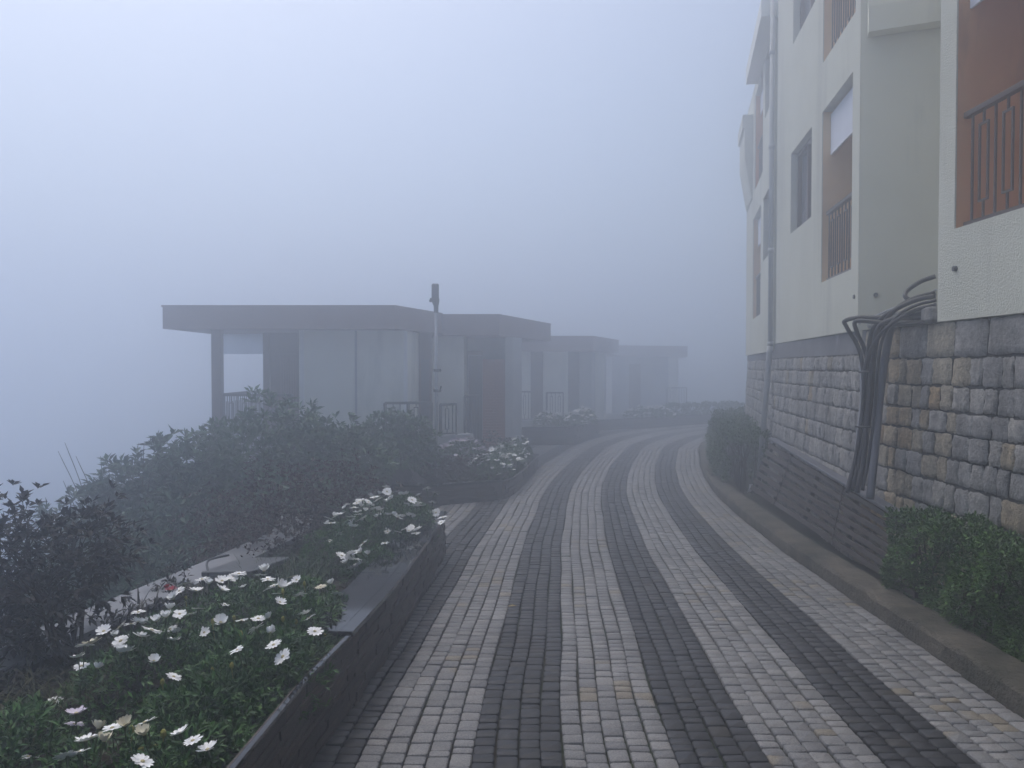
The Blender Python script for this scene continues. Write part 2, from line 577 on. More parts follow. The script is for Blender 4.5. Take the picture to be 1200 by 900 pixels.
# ------------------------------------------------------------------ terrain
def edge_x(y):
    t = min(1, max(0, (y - 8.3) / 4.5)); t = t * t * (3 - 2 * t)
    return -2.42 - 4.2 * t


def terrain_z(x, y):
    z = ground_z(y) - .02
    d = edge_x(y) - x
    if d > 0:
        z -= .95 * min(1, d / .35) ** 1.5 + .62 * max(0, d - .3) ** 1.06
    if y > 33:
        z -= .05 * (y - 33)
    if x > 14:
        t = (x - 14)
        z += .0 * t
    return max(z, -46.0)


def build_ground():
    xs = np.concatenate([np.arange(-85, -14, 4.0), np.arange(-14, 8, .4), np.arange(8, 85, 4.0)])
    ys = np.concatenate([np.arange(-40, -6, 4.0), np.arange(-6, 34, .5), np.arange(34, 100, 4.0)])
    V = []
    for y in ys:
        for x in xs:
            d = edge_x(y) - x
            n = 0
            if d > .2:
                n = .12 * math.sin(x * 1.7 + y * .6) * math.sin(y * 1.3 - x * .4)
            V.append((x, y, terrain_z(x, y) + n))
    nx, ny = len(xs), len(ys)
    Fa = [(j * nx + i, j * nx + i + 1, (j + 1) * nx + i + 1, (j + 1) * nx + i) for j in range(ny - 1) for i in range(nx - 1)]
    m = plain('earth', (.022, .02, .015), (.05, .046, .033), 3, .95, 30, .8, .03, .1, stain=((.03, .045, .02), 1.3, None, .45, .65))
    o = mesh_np('ground', np.array(V), np.array(Fa), m, smooth=True)
    tag(o, 'dark earth under the road that falls away into the valley', 'ground', kind='structure')


build_ground()
build_road()


def build_kerb():
    mb = MB()
    prof = [(-.012, -.25), (-.012, .095), (-.035, .12), (-.24, .125), (-.27, .10), (-.27, -.25)]   # offsets to the right of the kerb line
    ss = np.arange(0.2, KS[-1] - 1, .11)
    nP = len(prof)
    vs, fs = [], []
    for k, s in enumerate(ss):
        for (o, z) in prof:
            x, y = road_pt(s, o + (random.uniform(-.006, .006) if z > 0 else 0))
            wide = 1.0
            vs.append((x, y, ground_z(y) + z + (random.uniform(-.007, .007) if z > 0 else 0)))
    for k in range(len(ss) - 1):
        for i in range(nP - 1):
            fs.append((k * nP + i, (k + 1) * nP + i, (k + 1) * nP + i + 1, k * nP + i + 1))
    mb.add(vs, fs)
    o = mb.build('kerb', M['kerb'], smooth=False)
    tag(o, 'rough worn concrete kerb along the right edge of the road', 'kerb', kind='structure')


build_kerb()

# ------------------------------------------------------------------ the tall building on the right
Z_BASE = 1.95
ROOF_Z = 7.05


def lerp(a, b, t):
    return a + (b - a) * t


def facade(mb, p0, p1, z0, z1, holes, depth=.14, mi=0):
    """wall seen from the left of p0->p1; holes = (u0,u1,za,zb) in metres along; reveals go to the right"""
    p0, p1 = Vector((*p0, 0)), Vector((*p1, 0))
    L = (p1 - p0).length
    d = (p1 - p0) / L
    inw = Vector((d.y, -d.x, 0))
    us = sorted({0, L} | {h[0] for h in holes} | {h[1] for h in holes})
    zs = sorted({z0, z1} | {h[2] for h in holes} | {h[3] for h in holes})
    us = [u for u in us if 0 <= u <= L]
    zs = [z for z in zs if z0 <= z <= z1]
    def P(u, z, k=0): return p0 + d * u + inw * k + Vector((0, 0, z))
    for i in range(len(us) - 1):
        for j in range(len(zs) - 1):
            uc, zc = (us[i] + us[i + 1]) / 2, (zs[j] + zs[j + 1]) / 2
            if any(h[0] < uc < h[1] and h[2] < zc < h[3] for h in holes):
                continue
            mb.quad(P(us[i], zs[j]), P(us[i], zs[j + 1]), P(us[i + 1], zs[j + 1]), P(us[i + 1], zs[j]), mi)
    for (u0, u1, za, zb) in holes:
        mb.quad(P(u0, za), P(u1, za), P(u1, za, depth), P(u0, za, depth), mi)
        mb.quad(P(u0, zb), P(u0, zb, depth), P(u1, zb, depth), P(u1, zb), mi)
        mb.quad(P(u0, za), P(u0, za, depth), P(u0, zb, depth), P(u0, zb), mi)
        mb.quad(P(u1, za), P(u1, zb), P(u1, zb, depth), P(u1, za, depth), mi)
    return P


def rail_bars(mb, a, b, h, pitch=.275, loop=.1, r=.014, first=.06, base_gap=.03):
    """iron railing between a and b (points on the sill): straight bars alternating with long rectangular loops"""
    a, b = Vector(a), Vector(b)
    L = (b - a).length
    d = (b - a) / L
    up = Vector((0, 0, 1))
    mb.bar(a + up * h, b + up * h, .05, .045, bev=.006)
    mb.bar(a + up * base_gap, b + up * base_gap, .03, .025)
    u = first
    k = 0
    while u < L - .02:
        p = a + d * u
        if k % 2 == 0:
            mb.bar(p + up * base_gap, p + up * (h - .02), r, r, up=d)
        else:
            z0, z1 = h * .20, h * .86
            mb.bar(p + up * base_gap, p + up * z0, r, r, up=d)
            mb.bar(p + up * z1, p + up * (h - .02), r, r, up=d)
            for s in (-1, 1):
                mb.bar(p + d * s * loop / 2 + up * (z0 - r / 2), p + d * s * loop / 2 + up * (z1 + r / 2), r, r, up=d)
            for z in (z0, z1):
                mb.bar(p - d * (loop / 2 - r / 2) + up * z, p + d * (loop / 2 - r / 2) + up * z, r, r)
        k += 1
        u += pitch / 2


bld = thing('apartment_building', (3.6, 8.0, ground_z(8)), 'tall cream stucco building with rust balconies on a rough stone base, right of the road', 'building')


def window_part(P, u0, u1, za, zb, back=.11):
    fr = MB()
    w = .05
    c = [(u0, za), (u1, za), (u1, zb), (u0, zb)]
    for (ua, z_a, ub, z_b) in ((u0 + .003, za + w / 2, u1 - .003, za + w / 2), (u0 + .003, zb - w / 2, u1 - .003, zb - w / 2)):
        fr.bar(P(ua, z_a, back), P(ub, z_b, back), .05, w)
    for u in (u0 + w / 2 + .003, (u0 + u1) / 2, u1 - w / 2 - .003):
        fr.bar(P(u, za + w, back), P(u, zb - w, back), w, .045, up=P(1, 0) - P(0, 0))
    f = fr.build('window', M['brown_paint'], bld)
    pn = MB()
    pn.quad(P(u0, za, back + .03), P(u0, zb, back + .03), P(u1, zb, back + .03), P(u1, za, back + .03))
    pn.build('pane', M['blue_grey_glass'], f)


def balcony_part(P, u0, u1, za, zb, mat, deep=1.1, blind=.45, rail=.86):
    rc = MB()
    e = .004
    k0 = .14
    rc.quad(P(u0, za, k0), P(u0, za, deep), P(u0, zb, deep), P(u0, zb, k0))
    rc.quad(P(u1, za, k0), P(u1, zb, k0), P(u1, zb, deep), P(u1, za, deep))
    rc.quad(P(u0, za, deep), P(u1, za, deep), P(u1, zb, deep), P(u0, zb, deep))
    rc.quad(P(u0, za, k0), P(u1, za, k0), P(u1, za, deep), P(u0, za, deep))
    rc.quad(P(u0, zb, k0), P(u0, zb, deep), P(u1, zb, deep), P(u1, zb, k0))
    # painted lining of the reveal, 3 mm inside the stucco edge
    for u, s in ((u0, 1), (u1, -1)):
        rc.quad(P(u + s * e, za, .01), P(u + s * e, za, k0 + .002), P(u + s * e, zb, k0 + .002), P(u + s * e, zb, .01))
    r = rc.build('balcony', mat, bld)
    rl = MB()
    rail_bars(rl, P(u0 + .02, za, .07), P(u1 - .02, za, .07), rail)
    rl.build('railing', M['iron'], r)
    if blind:
        bl = MB()
        bl.box((0, 0, 0), (.001, .001, .001))
        bl = MB()
        a, b = P(u0 + .12, zb - blind / 2 - .03, .10), P(u1 - .01, zb - blind / 2 - .03, .10)
        bl.bar(a, b, .02, blind)
        bl.build('blind', M['blind'], r)


# block 1: nearest the camera
w1 = MB()
H1 = [(.9, 1.95, 2.63, 4.62), (.9, 1.95, 5.1, 6.6), (2.55, 9.88, 2.63, 4.62), (2.55, 9.88, 5.1, 6.6)]
P1 = facade(w1, (3.3, -4.0), (3.3, 6.1), Z_BASE, ROOF_Z, H1)
w1.quad((3.3, 6.1, Z_BASE), (3.3, 6.1, ROOF_Z), (11, 6.1, ROOF_Z), (11, 6.1, Z_BASE))
w1.quad((3.3, -4, Z_BASE), (11, -4, Z_BASE), (11, -4, ROOF_Z), (3.3, -4, ROOF_Z))
w1.quad((11, -4, -.5), (11, 6.1, -.5), (11, 6.1, ROOF_Z), (11, -4, ROOF_Z))
w1.quad((3.3, -4, ROOF_Z), (11, -4, ROOF_Z), (11, 6.1, ROOF_Z), (3.3, 6.1, ROOF_Z))
w1.quad((3.3, -4, Z_BASE), (3.3, 6.1, Z_BASE), (11, 6.1, Z_BASE), (11, -4, Z_BASE))
w1.build('wall', M['stucco'], bld)
balcony_part(P1, 2.55, 9.88, 2.63, 4.62, M['rust_wall'], 1.5, .34, .83)
balcony_part(P1, 2.55, 9.88, 5.1, 6.6, M['rust_wall'], 2.2, 0, .83)
window_part(P1, .9, 1.95, 2.63, 4.62)
window_part(P1, .9, 1.95, 5.1, 6.6)

# block 2: from its corner back along the bend
A2, B2 = (3.3, 7.5), (3.95, 11.78)
L2 = math.hypot(B2[0] - A2[0], B2[1] - A2[1])
def u2(Y): return (Y - 7.5) / (B2[1] - A2[1]) * L2
H2 = [(u2(7.75), u2(8.98), 2.56, 4.49), (u2(9.5), u2(10.73), 3.41, 4.49), (u2(7.68), u2(8.98), 5.04, 6.97), (u2(9.4), u2(10.65), 5.93, 6.95)]
w2 = MB()
P2 = facade(w2, A2, B2, Z_BASE, ROOF_Z, H2)
w2.quad((*B2, Z_BASE), (*B2, ROOF_Z), (11, 10.7, ROOF_Z), (11, 10.7, Z_BASE))
w2.quad((3.3, 7.5, ROOF_Z), (4.3, 7.1, ROOF_Z), (11, 7.1, ROOF_Z), (11, 10.7, ROOF_Z))
w2.add([(3.3, 7.5, ROOF_Z), (11, 10.7, ROOF_Z), (*B2, ROOF_Z)], [(0, 1, 2)])
w2.quad((11, 6.1, -.5), (11, 10.7, -.5), (11, 10.7, ROOF_Z), (11, 6.1, ROOF_Z))
w2.build('wall', M['stucco'], bld)
e2 = MB()                                              # plain end wall facing the viewer and the recess beside it
e2.quad((4.3, 7.1, 1.7), (4.3, 7.1, ROOF_Z), (3.302, 7.499, ROOF_Z), (3.302, 7.499, 1.7))
e2.quad((4.3, 6.1, 1.7), (4.3, 6.1, ROOF_Z), (4.3, 7.1, ROOF_Z), (4.3, 7.1, 1.7))
e2.build('end_wall', M['stucco_smooth'], bld)
ld = MB()
ld.prism([(3.345, 7.46), (3.30, 7.33), (4.29, 6.90), (4.29, 7.09)], 4.70, 4.93)
ld.build('ledge', M['stucco_smooth'], bld)
st = MB()
st.prism([(3.345, 7.46), (3.325, 7.40), (4.29, 7.0), (4.29, 7.09)], 4.935, ROOF_Z)
st.build('upper_wall', plain('stucco_warm', (.72, .70, .56), (.77, .75, .61), 1.2, .9, 40, .3, .008, .15), bld)
for k, (za, zb) in enumerate(((2.56, 4.49), (5.04, 6.97))):
    h = H2[0] if k == 0 else H2[2]
    balcony_part(P2, h[0], h[1], za, zb, M['tan_wall'], 1.2, .46 if k == 0 else 0, .78)
window_part(P2, H2[1][0], H2[1][1], 3.41, 4.49)
window_part(P2, H2[3][0], H2[3][1], 5.93, 6.95)

# block 3: beyond the drainpipe
A3, B3 = (3.985, 12.0), (5.09, 17.1)
L3 = math.hypot(B3[0] - A3[0], B3[1] - A3[1])
def u3(Y): return (Y - 12.0) / (B3[1] - A3[1]) * L3
H3 = [(u3(12.4), u3(13.56), 3.41, 4.49), (u3(14.0), u3(15.5), 2.54, 4.49), (u3(12.35), u3(13.4), 5.80, 6.80), (u3(13.75), u3(15.2), 5.0, 6.8)]
w3 = MB()
P3 = facade(w3, A3, B3, Z_BASE - .1, ROOF_Z, H3)
w3.quad((*B3, Z_BASE - .1), (*B3, ROOF_Z), (11, 16, ROOF_Z), (11, 16, Z_BASE - .1))
w3.quad((*A3, ROOF_Z), (11, 10.8, ROOF_Z), (11, 16, ROOF_Z), (*B3, ROOF_Z))
w3.quad((*A3, Z_BASE - .1), (11, 10.8, Z_BASE - .1), (11, 10.8, ROOF_Z), (*A3, ROOF_Z))
w3.quad((11, 10.8, -.5), (11, 16, -.5), (11, 16, ROOF_Z), (11, 10.8, ROOF_Z))
w3.build('wall', M['stucco'], bld)
window_part(P3, H3[0][0], H3[0][1], 3.41, 4.49)
window_part(P3, H3[2][0], H3[2][1], 5.80, 6.80)
balcony_part(P3, H3[1][0], H3[1][1], 2.54, 4.49, M['tan_wall'], 1.0, .5, .8)
balcony_part(P3, H3[3][0], H3[3][1], 5.0, 6.8, M['rust_wall'], 1.0, .35, .8)
ev = MB()
ev.prism([(3.8, 12.0), (3.8, 11.99), (4.36, 14.75), (4.62, 14.75), (4.02, 12.0)], 6.86, 7.12)
ev = MB()
ev.prism([(3.74, 11.9), (4.36, 14.75), (5.2, 14.6), (4.6, 11.8)], 6.86, 7.14)
ev.build('eave', M['white_wall'], bld)
by = MB()                                             # corbelled bay at the far end
n3 = Vector((-(B3[1] - A3[1]), B3[0] - A3[0], 0)).normalized()
def B(u, k): p = P3(u, 0) + n3 * k; return (p.x, p.y)
ub0, ub1 = u3(15.65), u3(17.0)
by.prism([B(ub0, .20), B(ub1, .20), B(ub1, .003), B(ub0, .003)], 6.35, 6.6)
q = [B(ub0, .16), B(ub1, .16), B(ub1, .003), B(ub0, .003)]
by.prism(q, 5.75, 6.346)
lo = [B(ub0, .02), B(ub1, .02), B(ub1, .003), B(ub0, .003)]
by.add([(*p, 4.95) for p in lo] + [(*p, 5.748) for p in q], [(3, 2, 1, 0), (4, 5, 6, 7), (0, 1, 5, 4), (1, 2, 6, 5), (2, 3, 7, 6), (3, 0, 4, 7)])
by.build('bay', M['stucco'], bld)

# drain outlets in the stucco
for (c, d) in (((3.297, 5.85, 2.33), (1, 0, 0)), ((3.44, 7.44, 2.28), (-.37, -.93, 0)), ((3.325, 7.62, 2.28), (-1, .15, 0))):
    h = MB()
    d = Vector(d).normalized()
    h.tube([Vector(c) - d * .02, Vector(c) + d * .02], .021, 10)
    h.build('drain_outlet', M['black_metal'], bld)

# stone base: battered courses of quarry stone
BASE = [(3.30, -4.0), (3.30, 7.38), (3.93, 11.8), (4.0, 12.03), (5.08, 17.0), (9.0, 18.6)]
TOPS = [1.945, 1.945, 1.945, 1.845, 1.845]


def build_stones():
    V, Fq, MI = [], [], []
    mort = MB()
    band = MB()
    for sgi in range(len(BASE) - 1):
        a, b = Vector((*BASE[sgi], 0)), Vector((*BASE[sgi + 1], 0))
        L = (b - a).length
        d = (b - a) / L
        nrm = Vector((-d.y, d.x, 0))
        top = TOPS[sgi]
        bat = .05
        def P(u, z, k):
            u = min(max(u, 0), L)
            return a + d * u + nrm * ((top - z) * bat - .035 + k) + Vector((0, 0, z))
        zb = -.75
        mort.quad(P(0, zb, -.012), P(0, top, -.012), P(L, top, -.012), P(L, zb, -.012))
        z = top
        row = 0
        if sgi >= 1:
            hb = .22 if sgi < 3 else .12
            n = max(2, int(L / .3))
            for i in range(n):
                u0, u1 = L * i / n, L * (i + 1) / n
                band.quad(P(u0, top - hb, .012), P(u0, top, .012), P(u1, top, .012), P(u1, top - hb, .012))
            z = top - hb
        while z > zb + .1:
            h = random.uniform(.165, .22)
            if sgi == 0 and row == 0:
                h = .27
            u = -random.uniform(0, .1)
            while u < L:
                w = random.uniform(.12, .25)
                if sgi == 0 and row == 0:
                    w = random.uniform(.3, .5)
                u0, u1 = max(u, 0), min(u + w, L)
                u += w
                if u1 - u0 < .04:
                    continue
                gu, gz = random.uniform(.003, .009), random.uniform(.003, .009)
                proud = random.uniform(.004, .018)
                rough = .009
                if sgi == 0 and row == 0:
                    proud, rough = .018, .004
                n = 7
                yy = a.y + d.y * (u0 + u1) / 2
                is_tan = 1 if random.random() < (.62 if (sgi == 0 and 5.75 < yy < 7.3) else .05) else 0
                k0 = len(V)
                ztop, zbot = z - gz + random.uniform(-.006, .006), z - h + gz + random.uniform(-.006, .006)
                jit = [[(random.uniform(-1, 1), random.uniform(-1, 1), random.uniform(-1, 1)) for _ in range(n)] for _ in range(n)]
                for i in range(n):
                    for j in range(n):
                        fu, fz = i / (n - 1), j / (n - 1)
                        edge = i in (0, n - 1) or j in (0, n - 1)
                        corner = i in (0, n - 1) and j in (0, n - 1)
                        fu2 = .5 + (fu - .5) * (.95 if corner else 1); fz2 = .5 + (fz - .5) * (.95 if corner else 1)
                        if not edge: fu2 = .5 + (fu - .5) * 1.32; fz2 = .5 + (fz - .5) * 1.32
                        ju, jz, jk = jit[i][j]
                        pu = lerp(u0 + gu, u1 - gu, fu2) + ju * .007
                        pz = lerp(zbot, ztop, fz2) + jz * .007
                        prof = .8 + .2 * min(1, 4 * min(fu, 1 - fu, fz, 1 - fz))
                        k = (proud * .35 - .006) if edge else proud * prof + jk * rough
                        V.append(tuple(P(pu, pz, k)))
                for i in range(n - 1):
                    for j in range(n - 1):
                        Fq.append((k0 + i * n + j, k0 + i * n + j + 1, k0 + (i + 1) * n + j + 1, k0 + (i + 1) * n + j))
                        MI.append(is_tan)
            z -= h
            row += 1
    base = mesh_np('stone_base', np.array(V), np.array(Fq), M['wall_stone'], bld)
    base.data.materials.append(M['wall_stone_tan'])
    if len(base.data.polygons) == len(MI):
        base.data.polygons.foreach_set('material_index', MI)
    # ledge closing the top of the base inside the recess
    mort.quad((3.29, 6.1, 1.945), (4.3, 6.1, 1.945), (4.3, 7.3, 1.945), (3.29, 7.45, 1.945))
    mort.build('mortar', M['mortar'], base)
    band.build('plaster_band', M['plaster_band'], base)


build_stones()
# the base rises a little higher inside the recess
rb = MB()
for zc in (2.015,):
    u = 6.15
    while u < 7.25:
        w = random.uniform(.13, .22)
        rb.box((3.36, u + w / 2, zc), (.16, w - .015, .12), (0, random.uniform(-.03, .03), random.uniform(-.05, .05)), bev=.018)
        u += w
rb.build('stone_course', M['wall_stone'], bld)

# ------------------------------------------------------------------ pipes and cables on the building
dp = thing('drainpipe', (3.88, 11.85, ground_z(11.9)), 'grey drainpipe running full height down the cream wall to the stone base', 'pipe')
mb = MB()
mb.tube([(3.885, 11.82, 7.1), (3.885, 11.82, 1.9)], .036, 12)
mb.build('upper_pipe', M['grey_pipe'], dp, smooth=True)
mb = MB()
mb.tube([(3.885, 11.82, 1.93), (3.87, 11.81, 1.8), (3.70, 11.77, -.3)], .042, 12)
mb.build('lower_pipe', M['grey_pipe'], dp, smooth=True)
for z in (1.95, 3.35, 4.9, 6.3):
    mb = MB()
    mb.tube([(3.885, 11.82, z - .04), (3.885, 11.82, z + .03)], .044, 12)
    mb.build('bracket', M['grey_pipe'], dp, smooth=True)

cb = thing('cable_bundle', (3.1, 7.1, .2), 'bundle of thick black cables hanging down the stone wall behind the slatted screen', 'cables')


def smooth_path(pts, n=8):
    P = [np.array(p, float) for p in pts]
    P = [2 * P[0] - P[1]] + P + [2 * P[-1] - P[-2]]
    out = []
    for i in range(1, len(P) - 2):
        for k in range(n):
            t = k / n
            a, b, c, d = P[i - 1], P[i], P[i + 1], P[i + 2]
            out.append(.5 * (2 * b + (c - a) * t + (2 * a - 5 * b + 4 * c - d) * t * t + (3 * b - 3 * c + d - a) * t ** 3))
    out.append(P[-2])
    return [tuple(p) for p in out]


def at(px, py, Y):
    p = px_dir(px, py)
    return (p.x * Y, Y, EYE + p.z * Y)


cable_paths = [
    # leaves the recess, runs left, drops down the corner (pixel, pixel, depth)
    [(1094, 372, 6.25), (1050, 373, 6.5), (1010, 372, 6.75), (990, 376, 6.85), (992, 384, 6.88), (1008, 415, 6.95), (1013, 470, 6.85), (1005, 530, 6.75), (995, 572, 6.7)],
    [(1096, 377, 6.22), (1052, 380, 6.45), (1020, 377, 6.62), (1002, 377, 6.7), (1004, 390, 6.75), (1016, 420, 6.8), (1018, 470, 6.75), (1012, 530, 6.65), (1002, 575, 6.6)],
    [(1095, 347, 6.3), (1072, 352, 6.4), (1050, 362, 6.5), (1028, 378, 6.62), (1018, 405, 6.7), (1017, 470, 6.7), (1010, 530, 6.62), (1000, 575, 6.55)],
    [(1095, 343, 6.35), (1068, 351, 6.45), (1045, 366, 6.52), (1030, 390, 6.6), (1024, 420, 6.66), (1021, 470, 6.66), (1014, 530, 6.6), (1006, 575, 6.5)],
    [(1096, 352, 6.25), (1075, 357, 6.35), (1054, 368, 6.42), (1038, 388, 6.5), (1030, 415, 6.56), (1026, 470, 6.58), (1020, 530, 6.55), (1012, 575, 6.48)],
    [(1096, 357, 6.22), (1070, 364, 6.35), (1044, 380, 6.46), (1026, 400, 6.6), (1014, 430, 6.7), (1011, 480, 6.7), (1003, 540, 6.62), (994, 578, 6.55)],
    [(1095, 366, 6.24), (1065, 370, 6.4), (1040, 376, 6.5), (1028, 386, 6.58), (1023, 415, 6.64), (1018, 480, 6.64), (1013, 540, 6.56), (1006, 578, 6.5)],
    [(1095, 324, 6.5), (1078, 330, 6.55), (1063, 340, 6.55), (1060, 348, 6.5), (1070, 352, 6.45), (1090, 347, 6.38), (1094, 345, 6.35)],
]
for i, p in enumerate(cable_paths):
    mb = MB()
    mb.tube(smooth_path([at(*q) for q in p]), .019 if i in (0, 1, 7) else random.choice((.014, .017, .02)), 8)
    mb.build('cable', M['cable'], cb, smooth=True)
for q in ((1018, 436, 6.72), (1015, 500, 6.66)):
    mb = MB()
    c = Vector(at(*q))
    mb.tube([c + Vector((-.085, 0, .0)), c + Vector((-.03, -.075, .004)), c + Vector((.06, -.07, 0)), c + Vector((.1, 0, .002))], .008, 6)
    mb.build('cable_tie', M['cable'], cb, smooth=True)
mb = MB()
mb.tube(smooth_path([at(1048, 375, 6.62), at(1041, 395, 6.66), at(1033, 450, 6.62), at(1027, 520, 6.55), at(1021, 585, 6.45)]), .032, 10)
tag(mb.build('conduit_pipe', plain('conduit', (.09, .095, .115), (.13, .135, .16), 6, .5, 50, .2, .002, .3), smooth=True), 'thick grey conduit running down the stone wall right of the black cables', 'pipe')
mb = MB()
mb.tube([at(1006, 379, 7.2), at(1040, 364, 6.8), at(1096, 340, 6.35)], .010, 8)
tag(mb.build('white_pipe', M['white_metal'], smooth=True), 'thin white pipe sloping up behind the cables at the foot of the plain end wall', 'pipe')
mb = MB()
mb.tube(smooth_path([at(1008, 420, 6.98), at(1009, 470, 6.86), at(1004, 520, 6.78), at(1003, 545, 6.76)]), .009, 6)
tag(mb.build('white_cable', M['white_metal'], smooth=True), 'single white cable hanging on the left edge of the black cable bundle', 'cable')

# ------------------------------------------------------------------ leaning slatted screen
sc = thing('slatted_screen', (3.3, 9.0, ground_z(9)), 'dark slatted screen with a pale top cap leaning between kerb and stone wall', 'fence')


def scr(t, h):
    """t along (0 near .. 1 far), h up the lean"""
    b0, b1 = Vector((2.85, 5.5, -.045)), Vector((3.47, 11.4, -.2))
    t0, t1 = Vector((2.96, 5.7, .44)), Vector((3.71, 11.2, .565))
    return (b0.lerp(b1, t)).lerp(t0.lerp(t1, t), h)


nrm = (scr(1, 0) - scr(0, 0)).cross(scr(0, 1) - scr(0, 0)).normalized()
NB = nrm if nrm.x < 0 else -nrm          # towards the road
for k in range(7):
    mb = MB()
    h0 = .03 + k * .137
    hw = .076
    bend = random.uniform(-.004, .004)
    pts = [0, .25, .5, .75, 1]
    for i in range(4):
        a0, a1 = scr(pts[i], h0), scr(pts[i + 1], h0)
        c0, c1 = scr(pts[i], h0 + hw), scr(pts[i + 1], h0 + hw)
        o = nrm * .012
        mb.add([a0 - o, a1 - o, c1 - o, c0 - o, a0 + o, a1 + o, c1 + o, c0 + o],
               [(0, 3, 2, 1), (4, 5, 6, 7), (0, 1, 5, 4), (2, 3, 7, 6)] + ([(0, 4, 7, 3)] if i == 0 else []) + ([(1, 2, 6, 5)] if i == 3 else []))
    mb.build('slat', M['slat'], sc)
for t in (.03, .28, .53, .78, .985):
    mb = MB()
    mb.bar(scr(t, 0) - NB * .036, scr(t, 1.0) - NB * .036, .04, .04, up=nrm)
    mb.build('post', M['black_metal'], sc)
for t in (.33, .74):
    mb = MB()
    mb.bar(scr(t, .02) + NB * .017, scr(t, .98) + NB * .017, .024, .008, up=nrm)
    mb.build('batten', M['slat'], sc)
mb = MB()
mb.bar(scr(0, 1.015), scr(1, 1.015), .105, .028, bev=.004)
mb.build('top_cap', M['cap'], sc)

lp = thing('litter', at(879, 573, 11.4), 'small scrap of white paper on the kerb left of the slatted screen', 'litter')
mb = MB()
c = Vector(at(879, 573, 11.4))
mb.add([c + Vector(p) for p in ((-.03, 0, -.05), (.03, .01, -.05), (.05, 0, .0), (-.01, -.01, .01), (.06, .02, .06), (.0, .01, .065))], [(0, 1, 2, 3), (3, 2, 4, 5)])
mb.build('paper', M['paper'], lp)

lf = thing('fallen_leaf', at(598, 717, 5.6), 'small yellowish leaf lying on a dark stripe of the road', 'leaf')
c = Vector((.0, 5.75, ground_z(5.75) + .008))
lf.location = c
mb = MB()
mb.add([c + Vector(p) for p in ((-.035, 0, 0), (0, -.014, .008), (.035, .004, .004), (.002, .016, .010), (0, 0, .001))], [(0, 1, 4), (1, 2, 4), (2, 3, 4), (3, 0, 4)])
mb.build('blade', plain('dry_leaf', (.30, .22, .08), (.38, .29, .12), 40, .6, 60, .1, .001, .2), lf)

# ------------------------------------------------------------------ planters
def offset_line(pts, d):
    """offset an open polyline to its left by d"""
    out = []
    for i, p in enumerate(pts):
        a = Vector(pts[max(i - 1, 0)]); b = Vector(pts[min(i + 1, len(pts) - 1)])
        p = Vector(p)
        if 0 < i < len(pts) - 1:
            d1 = (p - a).normalized(); d2 = (b - p).normalized()
            n1, n2 = Vector((-d1.y, d1.x)), Vector((-d2.y, d2.x))
            n = (n1 + n2).normalized()
            s = d / max(.35, n.dot(n1))
        else:
            t = (b - a).normalized()
            n = Vector((-t.y, t.x)); s = d
        out.append(tuple(p + n * s))
    return out


def wall_strip(mb, line, d0, d1, z0, z1, mi=0):
    """solid strip between offsets d0 and d1 of a polyline; z0,z1 are heights above the road there"""
    a, b = offset_line(line, d0), offset_line(line, d1)
    n = len(line)
    vs = []
    for i in range(n):
        za = ground_z(a[i][1])
        vs += [(*a[i], za + z0), (*a[i], za + z1), (*b[i], za + z1), (*b[i], za + z0)]
    fs = []
    for i in range(n - 1):
        k, m = 4 * i, 4 * i + 4
        fs += [(k, m, m + 1, k + 1), (k + 1, m + 1, m + 2, k + 2), (k + 2, m + 2, m + 3, k + 3), (k + 3, m + 3, m, k)]
    fs += [(0, 1, 2, 3), (4 * n - 1, 4 * n - 2, 4 * n - 3, 4 * n - 4)]
    mb.add(vs, fs, mi)


def dense(line, step=.25):
    out = [line[0]]
    for a, b in zip(line[:-1], line[1:]):
        L = math.hypot(b[0] - a[0], b[1] - a[1])
        n = max(1, int(L / step))
        for i in range(1, n + 1):
            out.append((lerp(a[0], b[0], i / n), lerp(a[1], b[1], i / n)))
    return out


